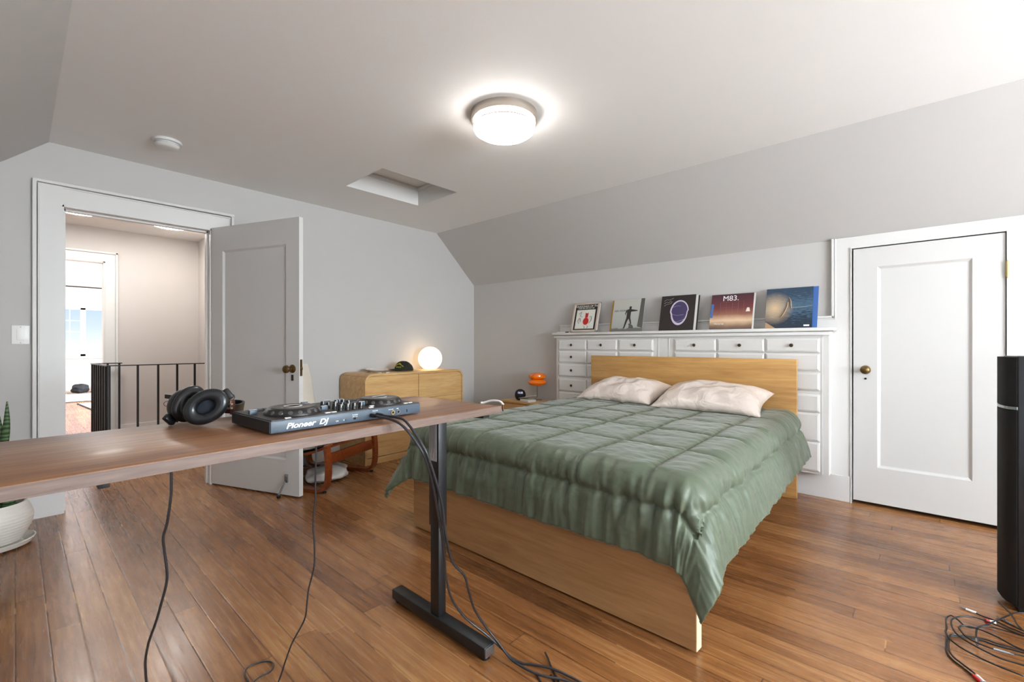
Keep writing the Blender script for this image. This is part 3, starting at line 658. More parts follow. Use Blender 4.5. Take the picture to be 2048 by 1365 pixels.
def stroke(parent, name, lines, r, mtl, y=-.0004):
    for ln in lines: put(name, MB().tube(catmull([(a, y, b) for a, b in ln], 5), r, 6, flat=.4), mtl, parent, local=True)
def words(parent, name, s, size, x, z, mtl, y=-.0008, align='CENTER', offset=0., shear=0., rot=0.):
    mt = Matrix.Translation((x, y, z)) @ Matrix.Rotation(rot, 4, 'Y') @ Matrix.Rotation(PI/2, 4, 'X')
    return put(name, text_mb(s, size, mt, .0003, align, shear, offset), mtl, parent, local=True, smooth=None)
RG = None
# framed print
r = lean('picture_frame', 'pale framed print of a red figure, leftmost on the built-in shelf', 'picture frame', -2.69, -2.378, .315, .02, 3.83, 3.915); r.location.z += .006
w, h = .312, .312
m_ = MB()
for a, b, c, d in ((-w/2, -w/2+.026, 0, h), (w/2-.026, w/2, 0, h), (-w/2, w/2, 0, .022), (-w/2, w/2, h-.022, h)): m_.box((a, 0, c), (b, .02, d), .004)
put('frame', m_, MM['frame'], r, local=True)
p = card(r, 'print', w-.05, h-.04, .004, MM['black'], .006, z=.02); card(r, 'print_ground', w-.094, .200, .0008, MM['mount'], .0054, z=.034)
words(r, 'lettering', 'FOLKSONGS OF THE', .030, 0, .262, MM['mount'], .0055, offset=.0004); [put('title_stroke', MB().box((x, .0052, .243), (x+.0022+.002*(k % 3), .0058, .258)), MM['mount'], r, local=True, smooth=None) for k, x in enumerate([-.098+.0125*q for q in range(16)])]
blob(r, 'red_shape', [(.0+.034*math.cos(a)+.012, .112+.038*math.sin(a)) for a in [k*PI/9 for k in range(18)]], MM['redink'], .0048)
blob(r, 'red_shape', [(-.002, .15), (.03, .15), (.034, .205), (.018, .192), (.0, .205)], MM['redink'], .0046)
stroke(r, 'ink_stroke', [[(-.08, .19), (-.05, .21), (-.06, .17), (-.035, .16)], [(-.07, .09), (-.085, .12), (-.06, .145), (-.05, .11)], [(.05, .09), (.075, .12), (.07, .16), (.05, .155)], [(-.01, .065), (.01, .05), (0, .04)], [(.03, .068), (.045, .055), (.035, .04)]], .003, MM['ink'], .0046)
# grey photo record with others behind
def record(label, x0, x1, mtl, h=.315, y0=3.832, y1=3.905, yaw=0.):
    r = lean('vinyl_record', label, 'vinyl record', x0, x1, h, .004, y0, y1, yaw, 'record sleeves leaning on the built-in shelf')
    card(r, 'sleeve', x1-x0, h, .0035, mtl); card(r, 'sleeve_edge', x1-x0-.004, h-.004, .0006, MM['sleeve'], .0035, z=.002); return r
r = record('grey photo record sleeve of a dark walking figure by a tree trunk', -2.218, -1.899, MM['grey'])
blob(r, 'printed_trunk', [(.105, .045), (.158, .03), (.158, .3145), (.122, .3145), (.115, .17)], MM['bark'])
blob(r, 'printed_figure', [(-.035, .03), (-.022, .03), (.0, .10), (.012, .125), (.035, .07), (.045, .075), (.028, .135), (.030, .19), (.095, .195), (.095, .203), (.030, .215), (.034, .238), (.018, .246), (.008, .235), (.010, .218), (-.02, .205), (-.03, .17), (-.018, .155), (-.022, .172), (-.010, .190), (-.012, .13), (-.02, .1)], MM['ink'])
blob(r, 'printed_dog', [(.02, .03), (.07, .03), (.062, .055), (.03, .078), (.012, .07), (.022, .06)], MM['bark'])
words(r, 'lettering', 'NEIL YOUNG', .024, -.075, .195, MM['bark'], -.0006)
r = record('yellow and dark sleeve peeking out left behind the grey photo record', -2.240, -1.925, MM['yellow'], .312, 3.842, 3.915)
# black record with a pale dome print
r = record('black record sleeve with a pale violet glowing oval print', -1.742, -1.440, MM['black'], .318, 3.832, 3.91)
oval = [(.018+.082*math.cos(a)*(1 if math.sin(a) > 0 else .9), .165+(.108*math.sin(a) if math.sin(a) > 0 else .118*math.sin(a))) for a in [k*2*PI/40 for k in range(40)]]
blob(r, 'pale_oval', oval, MM['pale']); blob(r, 'violet_oval', [(.020+(a-.018)*.86, .168+(b-.165)*.86) for a, b in oval], MM['violet'], -.0010)
stroke(r, 'pale_line', [[(-.055, .15), (0, .135), (.06, .14)], [(-.03, .09), (.01, .078), (.07, .10)], [(-.04, .21), (0, .222), (.03, .215)], [(0, .06), (.03, .055), (.06, .075)]], .0022, MM['pale'], -.0014)
stroke(r, 'signature_stroke', [[(-.125, .27), (-.10, .285), (-.08, .28), (-.04, .296)], [(-.125, .248), (-.10, .262), (-.085, .257), (-.06, .272)], [(-.122, .226), (-.10, .24), (-.07, .245), (-.05, .262)]], .0016, MM['pale'], -.0006)
record('white sleeve edge just right behind the black oval record', -1.728, -1.424, MM['sleeve'], .312, 3.842, 3.92)
record('second black sleeve at the very back behind the black oval record', -1.724, -1.414, MM['black'], .310, 3.850, 3.928)
# dusk record
r = record('record sleeve with bold white M83 lettering over a warm dusk room', -1.310, -.992, MM['dusk'], .300, 3.832, 3.915)
words(r, 'lettering', 'M83.', .062, -.01, .243, M['print_white']); words(r, 'lettering', "Hurry Up", .0185, -.085, .042, M['print_white'])
blob(r, 'blue_patch', [(-.157, .1), (-.14, .1), (-.137, .22), (-.157, .22)], MM['blue'])
stroke(r, 'printed_shelf_line', [[(-.085, .13), (-.085, .17), (-.085, .228)], [(-.085, .228), (0, .23), (.09, .232)], [(.09, .232), (.09, .18), (.09, .14)], [(-.04, .13), (-.04, .23)], [(.005, .135), (.005, .23)], [(.05, .135), (.05, .23)], [(-.085, .182), (.05, .186)]], .0016, MM['redline'])
blob(r, 'printed_lamp', [(.108, .145), (.14, .145), (.133, .178), (.116, .178)], MM['lampw'])
record('white sleeve edge just right behind the M83 record', -1.298, -.982, MM['sleeve'], .298, 3.842, 3.922)
# sea record
r = record('dark blue rippled sea record sleeve with a warm glow', -.900, -.597, MM['sea'], .312, 3.830, 3.905)
stroke(r, 'white_board_line', [[(.0, .155), (.08, .158), (.148, .165)]], .0018, MM['lampw']); 
stroke(r, 'tan_streak', [[(-.005, .20), (-.01, .16), (-.035, .10), (-.05, .085)], [(.0, .235), (.012, .21), (.018, .15)]], .0075, MM['skin'])
blob(r, 'badge', [(.10, .012), (.135, .012), (.135, .024), (.10, .024)], M['print_white'])
blob(r, 'pale_corner', [(-.149, .001), (-.08, .001), (-.149, .05)], MM['skin'])
record('bright blue sleeve sticking out right behind the sea record', -.885, -.568, MM['blue'], .315, 3.842, 3.925)
single('remote_control', MB().box((-2.86, 3.835, SH), (-2.745, 3.87, SH+.009), .003), M['paper'], 'small white object lying at the left end of the built-in shelf', 'gadget', (-2.80, 3.85, SH))
single('lighter', MB().box((-2.738, 3.815, SH), (-2.705, 3.832, SH+.010), .003), M['black_plastic'], 'tiny black object beside the picture frame on the shelf', 'gadget', (-2.72, 3.823, SH))

# ================================================================== BED
bed = thing('bed', 'light oak panel bed with tall headboard against the built-in drawers', 'bed', (-1.49, 2.7, 0))
hb = MB(); hb.box((-2.390, 3.760, .002), (-.678, 3.796, 1.002), .0015)
put('headboard', hb, M['bed_oak'], bed)
fb = MB(); fb.prism([(-2.298, 1.633, .010), (-.604, 1.636, .010), (-.602, 1.678, .010), (-2.298, 1.675, .010)], (0, 0, .385)); bmesh.ops.bevel(fb.bm, geom=list(fb.bm.edges), offset=.0012, segments=1, affect='EDGES')
fbo = put('footboard', fb, M['bed_oak_foot'], bed)
put('edge_band', MB().prism([(-.6035, 1.637, .011), (-.6012, 1.637, .011), (-.5992, 1.6775, .011), (-.6015, 1.6775, .011)], (0, 0, .383)), M['bed_edge'], fbo, smooth=None)
for x0, x1, xa, xb in ((-.652, -.628, -.718, -.694), (-2.28, -2.256, -2.38, -2.356)):
    put('side_rail', MB().prism([(x0, 1.68, .275), (x1, 1.68, .275), (xb, 3.775, .275), (xa, 3.775, .275)], (0, 0, .125)), M['bed_edge'] if x0 > -1 else M['bed_oak'], bed, smooth=None)
put('slat_base', MB().prism([(-2.255, 1.69, .30), (-.653, 1.69, .30), (-.719, 3.755, .30), (-2.355, 3.755, .30)], (0, 0, .045)), M['bed_edge'], bed, smooth=None)
for y in (1.9, 2.7, 3.5): put('leg', MB().box((-1.52, y-.03, .002), (-1.46, y+.03, .30)), M['bed_edge'], bed, smooth=None)
ms = MB().prism([(-2.25, 1.70, .347), (-.660, 1.70, .347), (-.726, 3.75, .347), (-2.348, 3.75, .347)], (0, 0, .225)); bmesh.ops.bevel(ms.bm, geom=list(ms.bm.edges), offset=.035, segments=3, affect='EDGES')
single('mattress', ms, M['paper'], 'mattress under the green comforter on the oak bed', 'mattress', (-1.49, 2.7, .347))

# ---- comforter: quilted, hanging over foot and both sides, corners draped
def comforter():
    R0 = .085; EXT = .338; ZT = .603
    yH, yF = 3.742, 1.694            # head edge, start of the bend at the foot
    def xl(y): return -2.235+(y-1.7)*(-.047)
    def xr(y): return -.672+(y-1.7)*(-.036)
    HW = (xr(yF)-xl(yF))/2; DU = HW+EXT; LV = (yH-yF); DV = LV+EXT
    bd = EXT-.19                      # border seam distance beyond the bend
    su = [-.610, -.285, .050, .355, .665]; sv = [.10, .50, .90, 1.30, 1.70]
    fx = noise.noise
    nu, nv = 330, 350
    def place(u, v):
        y = yH-min(v, LV); s = 1 if u > 0 else -1
        ex = max(0, abs(u)-HW); ey = max(0, v-LV); rho = math.hypot(ex, ey)
        bx = (xr(y) if s > 0 else xl(y)) if ex > 0 else (xl(y)+xr(y))/2+u*((xr(y)-xl(y))/2)/HW
        if rho <= 0: return Vector((bx, y, ZT)), Vector((0, 0, 1)), 0, 0
        phi = math.atan2(ey, ex)      # 0 = side, 90 = foot
        pw = phi if s < 0 or phi == 0 else PI/2*(phi/(PI/2))**.80
        out = Vector((s*math.cos(pw), -math.sin(pw), 0)); arc = R0*PI/2
        if rho < arc: th = rho/R0; o, d = R0*math.sin(th), R0*(1-math.cos(th)); n = out*math.sin(th)+Vector((0, 0, 1))*math.cos(th)
        else: o, d = R0, R0+(rho-arc); n = out.copy()
        hang = max(0, rho-arc); corner = ex > 0 and ey > 0
        k0 = .22 if ey == 0 else .06
        if corner:
            c = math.sin(2*phi)**1.0
            kk = (.32+.13*math.cos(4.5*(phi-math.radians(22)))) if s > 0 else (.40+.07*math.cos(6*(phi-math.radians(50))))
            k0 = (.22*math.cos(phi)**2+.06*math.sin(phi)**2)*(1-c)+kk*c
        return Vector((bx, y, ZT-d))+out*(o+k0*hang), n, hang, phi
    def f(i, j):
        u = -DU+2*DU*i/(nu-1); v = DV*j/(nv-1)
        P, n, hang, phi = place(u, v)
        ex = max(0, abs(u)-HW); ey = max(0, v-LV)
        wob = fx(Vector((u*3, v*3, .5)))*.012; uu, vv = u+wob, v+wob
        inb = ex < bd and ey < bd
        du = min(abs(uu-a) for a in su) if (ex < bd and ey < bd) else 9
        dv = min(abs(vv-a) for a in sv) if inb else 9
        exb = abs(abs(u)-HW-bd+wob*.4) if ey <= bd+.01 else 9; eyb = abs(v-LV-bd+wob*.4) if ex <= bd+.01 else 9
        de = min(exb, eyb); ds = min(du, dv, de); hem = min(DU-abs(u), DV-v)
        h = min(1, hang/.10); amp = .0085+.009*h
        puff = amp*(1-math.exp(-(ds/.030)**1.2))+.007*(1-math.exp(-(ds/.008)**1.5))+.006*(1-math.exp(-(de/.010)**1.5)); puff *= min(1, hem/.02+.35)
        gf = math.exp(-ds/.045)
        fine = fx(Vector((u*24+3*wob, v*24, 4.)))*.0022+fx(Vector((u*11, v*13, 2.)))*.0038
        pk = (fx(Vector((u*70, v*14, 6.)))+fx(Vector((u*14, v*70, 8.))))*.0022*gf
        g = fine+pk
        if ey > 0 and ey > ex:      # hanging at the foot: upright gathers
            q = .5*fx(Vector((u*10+wob*20, ey*3, 3.1)))+.55*fx(Vector((u*21+wob*40, ey*6, 7.7)))+.25*fx(Vector((u*43, ey*9, 5.)))
            g += q*(.006+.036*min(1, ey/.16))*(.6+.6*gf)
        elif ex > 0:
            q = .5*fx(Vector((ex*4, v*10, 9.1)))+.45*fx(Vector((ex*6, v*21, 1.7)))+.25*fx(Vector((ex*9, v*43, 5.)))
            g += q*(.004+.026*min(1, ex/.16))*(.55+.6*gf)
        top = 1-min(1, hang/.05); big = fx(Vector((u*2.2, v*2.2, 11)))*.009*top
        P = P+n*(puff+g+big)+Vector((0, 0, .022*top*(1-(u/DU)**2)))
        if hang > .05 and hem < .12: P.z += .007*fx(Vector((u*9, v*9, 20)))
        # keep clear of the boards underneath
        if P.z < .50:
            if ey > 0 and ex <= .10 and P.y > 1.612 and phi > .7: P.y = 1.612
            if P.y < 1.75:
                if u > 0 and P.x > -.9 and phi < .8 and ex > 0: P.x = max(P.x, -.582)
                if u < 0 and phi < .8 and ex > 0: P.x = min(P.x, -2.316)
            elif ex > 0:
                if u > 0: P.x = max(P.x, -.612-(P.y-1.68)*.0315)
                else: P.x = min(P.x, -2.296-(P.y-1.68)*.0477)
        return P
    return MB().grid(nu, nv, f)
cf = single('comforter', comforter(), M['comforter'], 'sage green quilted satin comforter hanging over the oak bed', 'comforter', (-1.47, 2.6, .60), smooth=180)
so = cf.modifiers.new('thickness', 'SOLIDIFY'); so.thickness = .010; so.offset = -1
from mathutils.bvhtree import BVHTree
_cm = cf.data; _cb = BVHTree.FromPolygons([v.co+cf.location for v in _cm.vertices], [tuple(p.vertices) for p in _cm.polygons])

# ---- satin pillows
def pillow(name, label, c, w, d, t, rotz, tilt, seed):
    m = bmesh.new(); nu, nv = 56, 44
    def f(i, j, s):
        u = -1+2*i/(nu-1); v = -1+2*j/(nv-1)
        x = w/2*u*(1-.09*math.cos(v*PI/2)*abs(u)**3); y = d/2*v*(1-.11*math.cos(u*PI/2)*abs(v)**3)
        prof = ((1-abs(u)**2.6)*(1-abs(v)**2.6))**.5
        z = t*prof*(1. if s > 0 else .42)
        q = Vector((u*1.6+seed, v*1.6, s))
        z += s*(noise.noise(q*1.6)*.022+noise.noise(Vector((u*5+seed, v*3, 2)))*.010)*prof
        edge = max(abs(u), abs(v))
        if edge > .6: z += noise.noise(Vector((u*9+seed, v*9, 5)))*.012*(edge-.6)
        return Vector((x, y, z*s if s > 0 else -z*1.))
    top = [[m.verts.new(f(i, j, 1)) for j in range(nv)] for i in range(nu)]
    bot = [[top[i][j] if i in (0, nu-1) or j in (0, nv-1) else m.verts.new(f(i, j, -1)) for j in range(nv)] for i in range(nu)]
    for i in range(nu-1):
        for j in range(nv-1):
            m.faces.new((top[i][j], top[i+1][j], top[i+1][j+1], top[i][j+1])); m.faces.new((bot[i][j], bot[i][j+1], bot[i+1][j+1], bot[i+1][j]))
    mt = Matrix.Translation(c) @ Matrix.Rotation(rotz, 4, 'Z') @ Matrix.Rotation(tilt, 4, 'X')
    for v in m.verts:
        v.co = mt @ v.co; v.co.y = min(v.co.y, 3.756)
        hit = _cb.ray_cast(Vector((v.co.x, v.co.y, 1.3)), Vector((0, 0, -1)))[0]
        if hit is not None: v.co.z = max(v.co.z, hit.z+.004)
    o = put(name, m, M['satin'], smooth=180); tag(o, label, 'pillow', 'satin pillows against the headboard'); setorigin(o, (c[0], c[1], c[2]-.03)); return o
pillow('pillow', 'left champagne satin pillow leaning on the headboard', (-1.905, 3.515, .690), .70, .46, .120, -.03, .26, 1.3)
pillow('pillow', 'right champagne satin pillow leaning on the headboard', (-1.175, 3.470, .690), .76, .48, .120, .04, .26, 6.1)

# ================================================================== NIGHTSTAND
nx0, nx1, ny0, ny1 = -3.45, -2.92, 3.60, 3.93
ns = thing('nightstand', 'small light oak nightstand in the corner beside the bed', 'nightstand', ((nx0+nx1)/2, (ny0+ny1)/2, 0))
put('top', MB().box((nx0, ny0, .478), (nx1, ny1, .50), .002), M['oak_x'], ns)
put('carcass', MB().box((nx0+.002, ny0+.012, .02), (nx1-.002, ny1-.002, .477)), M['oak_end'], ns, smooth=None)
for z0, z1 in ((.045, .245), (.262, .462)): put('drawer', MB().box((nx0+.006, ny0+.002, z0), (nx1-.006, ny0+.02, z1), .002), M['oak_x'], ns)
lp = (-3.12, 3.83)
ol = thing('table_lamp', 'small glossy orange two-tier mushroom lamp on the nightstand', 'table lamp', (*lp, .5))
put('base', MB().lathe([(.055, 0), (.055, .008), (.045, .014), (.008, .018), (0, .018)], (*lp, .5005), (0, 0, 1), 32), M['chrome'], ol)
put('stem', MB().lathe([(.007, .014), (.007, .19)], (*lp, .5), (0, 0, 1), 16), M['chrome'], ol)
put('lower_shade', MB().lathe([(.02, .165), (.06, .160), (.088, .170), (.103, .190), (.103, .203), (.088, .222), (.06, .232), (.02, .234)], (*lp, .5), (0, 0, 1), 48), M['orange'], ol)
put('upper_shade', MB().lathe([(.05, .232), (.075, .236), (.090, .247), (.094, .262), (.090, .278), (.072, .292), (.04, .300), (0, .302)], (*lp, .5), (0, 0, 1), 48), M['orange'], ol)
sk = thing('smart_speaker', 'small black ball speaker with lit clock digits on the nightstand', 'speaker', (-3.27, 3.72, .5))
put('body', MB().lathe([(.03, 0), (.046, .012), (.057, .035), (.060, .058), (.055, .085), (.042, .105), (.02, .118), (0, .120)], (-3.27, 3.72, .5005), (0, 0, 1), 40), M['matte_black'], sk)
dv = Vector((3.27, -3.72, 0)).normalized(); rotd = math.atan2(dv.y, dv.x)+PI/2
mt = Matrix.Translation(Vector((-3.27, 3.72, .578))+dv*.0585) @ Matrix.Rotation(rotd, 4, 'Z') @ Matrix.Rotation(PI/2-.3, 4, 'X')
put('clock_digits', text_mb('12:25', .026, mt, .0008), emit('clock_digit_light', (.55, .55, .9, 1), .8), sk, smooth=None)
bk = MB().box((-.085, -.05, 0), (.085, .05, .026), .002, Matrix.Translation((-3.115, 3.668, .5005)) @ Matrix.Rotation(-.35, 4, 'Z'))
single('book', bk, M['paper'], 'white closed book lying flat on the nightstand', 'book', (-3.115, 3.685, .5005))
bk = MB().box((-.09, -.055, 0), (.09, .055, .004), .001, Matrix.Translation((-3.120, 3.668, .5485)) @ Matrix.Rotation(-.2, 4, 'Z') @ Matrix.Rotation(-.20, 4, 'Y'))
single('booklet', bk, M['paper'], 'thin white booklet tilted on top of the closed book', 'booklet', (-3.135, 3.695, .53))

# ================================================================== OAK DRESSER AGAINST THE DOORWAY WALL
dl, dd, dh = 1.20, .455, .835
dres = thing('dresser', 'light oak six-drawer dresser with rounded top corners', 'dresser', (-3.995, 2.735, 0), math.radians(1.2)+PI/2)
# local: x along the wall (to the right in the photo), -y faces the room
def rrect(x0, x1, z0, z1, r, n=8):
    pts = [(x0, z0), (x1, z0)]
    pts += [(x1-r+r*math.cos(a), z1-r+r*math.sin(a)) for a in [k*PI/2/n for k in range(n+1)]]
    pts += [(x0+r-r*math.cos(a), z1-r+r*math.sin(a)) for a in [PI/2-k*PI/2/n for k in range(n+1)]]; return pts
sh = MB(); outer = rrect(-dl/2, dl/2, 0, dh, .075); inner = rrect(-dl/2+.020, dl/2-.020, .0, dh-.020, .056); n = len(outer)
for yy0, yy1 in ((-dd/2, dd/2),):
    A = [sh.bm.verts.new((a, yy0, b)) for a, b in outer]; B = [sh.bm.verts.new((a, yy0, b)) for a, b in inner]
    C_ = [sh.bm.verts.new((a, yy1, b)) for a, b in outer]; D_ = [sh.bm.verts.new((a, yy1, b)) for a, b in inner]
    for i in range(1, n):
        j = (i+1) % n
        sh.bm.faces.new((A[i], A[j], B[j], B[i])); sh.bm.faces.new((C_[i], D_[i], D_[j], C_[j])); sh.bm.faces.new((A[i], C_[i], C_[j], A[j])); sh.bm.faces.new((B[i], B[j], D_[j], D_[i]))
    sh.bm.faces.new((A[0], A[1], B[1], B[0])) if False else None
put('shell', sh, M['oak_x'], dres, local=True)
put('carcass', MB().box((-dl/2+.018, -dd/2+.03, .01), (dl/2-.018, dd/2-.01, dh-.022)), M['oak_end'], dres, local=True, smooth=None)
put('plinth', MB().box((-dl/2+.02, -dd/2+.006, 0), (dl/2-.02, -dd/2+.03, .058)), M['oak_x'], dres, local=True, smooth=None)
for z0, z1, topr in ((.566, .811, 1), (.316, .562, 0), (.064, .312, 0)):
    for x0, x1 in ((-dl/2+.023, -.003), (.003, dl/2-.023)):
        if topr:
            rr = .052; pts = [(x0, z0), (x1, z0)]
            if x1 > .1: pts += [(x1-rr+rr*math.cos(a), z1-rr+rr*math.sin(a)) for a in [k*PI/12 for k in range(7)]]
            else: pts += [(x1, z1)]
            if x0 < -.1: pts += [(x0+rr-rr*math.cos(a), z1-rr+rr*math.sin(a)) for a in [PI/2-k*PI/12 for k in range(7)]]
            else: pts += [(x0, z1)]
            d_ = MB().prism([(a, -dd/2+.004, b) for a, b in pts], (0, .02, 0))
        else: d_ = MB().box((x0, -dd/2+.004, z0), (x1, -dd/2+.024, z1), .001)
        put('drawer', d_, M['oak_x'], dres, local=True, smooth=None)
# globe lamp
gc = (-4.055, 3.10)
gl = thing('globe_lamp', 'glowing round white globe lamp on the oak dresser', 'table lamp', (*gc, dh))
pr_ = [(.058, .003)]+[(.130*math.sin(a), .117+.130*-math.cos(a)) for a in [math.radians(28+k*(152/22)) for k in range(23)]]
put('globe', MB().lathe(pr_, (*gc, dh), (0, 0, 1), 48), M['globe'], gl, smooth=180)
put('base_ring', MB().lathe([(.056, 0), (.060, 0), (.060, .006), (.056, .006), (.056, 0)], (*gc, dh+.0003), (0, 0, 1), 40), M['white'], gl)
# dish, cap, bits
pc = (-4.055, 2.44)
single('dish', MB().lathe([(.05, 0), (.075, .001), (.105, .014), (.118, .026), (.114, .027), (.10, .017), (.07, .006), (0, .006)], (*pc, dh+.0005), (0, 0, 1), 40), M['dish'], 'shallow white dish on the left of the oak dresser', 'dish', (*pc, dh))
single('coin_card', MB().box((-3.90, 2.325, dh), (-3.84, 2.36, dh+.004), .001), M['paper'], 'small white card on the dresser in front of the dish', 'card', (-3.87, 2.34, dh))
single('key_tag', MB().box((-3.855, 2.40, dh), (-3.82, 2.44, dh+.005), .001), M['paper'], 'tiny white tag on the dresser edge right of the card', 'tag', (-3.84, 2.42, dh))
cp = Vector((-4.02, 2.735, dh))
cap = thing('baseball_cap', 'dark green baseball cap with yellow lettering on the dresser', 'cap', cp, math.radians(-16))
def cap_crown():
    m = MB(); nu, nv = 36, 12
    def f(i, j):
        a = 2*PI*i/nu; t = j/(nv-1)*PI/2; r = math.cos(t)**.75 if j < nv-1 else 0.001
        x = .088*r*math.cos(a); y = .098*r*math.sin(a); z = .098*math.sin(t)**.9
        if y > .02: z *= 1-.25*(y-.02)/.08        # back slumps
        return Vector((x, y, z+.002+.003*noise.noise(Vector((x*30, y*30, 2)))))
    m.grid(nu, nv, f, True); return m
put('crown', cap_crown(), M['cap'], cap, local=True)
def brim(i, j):
    a = -1.25+2.5*i/17; r = j/7; x = math.sin(a)*(.086+.018*r); y = -math.cos(a)*(.085)-.072*r*math.cos(a*.75); return Vector((x, y, .010+.014*math.cos(a*1.2)*(1-.4*r)-.004*r))
bo = MB().grid(18, 8, brim); bob = put('brim', bo, M['cap'], cap, local=True); s_ = bob.modifiers.new('t', 'SOLIDIFY'); s_.thickness = .004
def crown_pt(a, z):      # a point just proud of the crown's front
    t = math.asin(min(1, (z/.088)**(1/.9))); r = math.cos(t)**.75; a += .62; return Vector((.0905*r*math.sin(a), -.1005*r*math.cos(a), z*1.1+.002))
emb = [[crown_pt(-.55+.11*k+.05*math.sin(k*7+q*5), .060-.022*(abs(k-5)/5)**2+.012*(q % 2)) for q in range(3)] for k in range(11)]+[[crown_pt(-.30+.12*k, .030), crown_pt(-.27+.12*k, .040)] for k in range(6)]
for st in emb: put('yellow_embroidery', MB().tube(st, .0026, 6), M['cap_gold'], cap, local=True, smooth=180)

# ================================================================== BENTWOOD LOUNGE CHAIR behind the door
chx = Vector((.902, .431, 0)); chy = Vector((-.431, .902, 0)); cc = Vector((-3.415, 1.83, 0))
chair = thing('lounge_chair', 'low bentwood lounge chair with cream cushion behind the open door', 'chair', cc, math.atan2(.431, .902))
# local: +x front, y across (+y is the far side in the photo), z up
hw = .30
for s in (-1, 1):
    path = [(-.60, s*hw, .016), (-.30, s*hw, .016), (-.10, s*hw, .016), (-.035, s*hw, .026), (.0, s*hw, .060), (.014, s*hw, .12), (.016, s*hw, .20), (.010, s*hw, .28), (0, s*hw, .350)]
    put('side_frame', MB().ribbon(catmull(path, 6), .052, .024, (0, 1, 0)), M['bent'], chair, local=True)
    rear = [(-.60, s*hw, .016), (-.655, s*hw, .03), (-.68, s*hw, .08), (-.67, s*hw, .18), (-.63, s*hw, .28)]
    put('rear_leg', MB().ribbon(catmull(rear, 6), .052, .022, (0, 1, 0)), M['bent'], chair, local=True)
    put('foot_pad', MB().lathe([(.014, 0), (.014, .012), (0, .012)], (-.02, s*hw, 0), (0, 0, 1), 12), M['black_plastic'], chair, local=True)
    seat = [(.012, s*(hw-.045), .345), (-.05, s*(hw-.045), .325), (-.18, s*(hw-.045), .28), (-.34, s*(hw-.045), .25), (-.48, s*(hw-.045), .255), (-.575, s*(hw-.045), .35), (-.63, s*(hw-.045), .52), (-.67, s*(hw-.045), .72), (-.70, s*(hw-.045), .86)]
    put('seat_rail', MB().ribbon(catmull(seat, 6), .035, .018, (0, 1, 0)), M['bent'], chair, local=True)
put('cross_bar', MB().box((-.02, -hw+.02, .205), (.0, hw-.02, .285), .004), M['bent'], chair, local=True)
put('cross_bar', MB().box((-.004, -hw-.03, .336), (.022, hw+.03, .362), .005), M['bent'], chair, local=True)
put('cross_bar', MB().box((-.46, -hw+.02, .235), (-.38, hw-.02, .258), .004), M['bent'], chair, local=True)
sp_ = catmull([(.03, 0, .372), (-.05, 0, .345), (-.18, 0, .298), (-.34, 0, .266), (-.47, 0, .27), (-.555, 0, .355), (-.61, 0, .53), (-.65, 0, .73), (-.69, 0, .93)], 6)
put('webbing', MB().ribbon([p+Vector((0, 0, -.012)) for p in sp_], .52, .006, (0, 1, 0)), M['black_plastic'], chair, local=True)
def cushion():
    m = MB(); nS = len(sp_); nu = 22
    def f(i, j):
        a = 2*PI*i/nu; p = sp_[j]; T = (sp_[min(j+1, nS-1)]-sp_[max(j-1, 0)]).normalized(); nn = T.cross(Vector((0, -1, 0))).normalized()
        if nn.z < 0 and nn.x < 0: nn = -nn
        ed = min(1, .25+j/5, .25+(nS-1-j)/5)
        yy = math.copysign(abs(math.cos(a))**.6, math.cos(a))*.265*(.96+.04*ed); th = math.copysign(abs(math.sin(a))**.7, math.sin(a))*.034*ed
        return p+Vector((0, yy, 0))+nn*(th+.034)+Vector((0, 0, .002*math.sin(j*2.2)))
    m.grid(nu, nS, f, True)
    return m
put('seat_cushion', cushion(), M['cream'], chair, local=True, smooth=180)
lump('folded_blanket', (-3.60, 1.72, .001), (.13, .17, .07), M['paper'], 'white folded blanket on the floor under the lounge chair', 'blanket', 5)

# ================================================================== DESK
dk_ang = math.radians(93.15); ux = Vector((math.cos(dk_ang), math.sin(dk_ang), 0)); uy = Vector((-math.sin(dk_ang), math.cos(dk_ang), 0))
fr = Vector((-1.168, 1.222, 0)); DL, DD, DT, DTH = 1.40, .507, .880, .026
dc = fr-ux*DL/2+uy*DD/2
desk = thing('standing_desk', 'walnut-topped standing desk with black metal T-shaped legs', 'desk', dc, dk_ang)
tp = MB().box((-DL/2, -DD/2, DT-DTH), (DL/2, DD/2, DT), .0015)
dto = put('desktop', tp, M['walnut'], desk, local=True)
put('edge_band', MB().box((-DL/2+.001, -DD/2-.0006, DT-DTH+.001), (DL/2-.001, -DD/2+.0006, DT-.0015)).box((DL/2-.0006, -DD/2+.001, DT-DTH+.001), (DL/2+.0006, DD/2-.001, DT-.0015)), M['walnut_edge'], dto, local=True, smooth=None, label='greyish walnut edge banding')
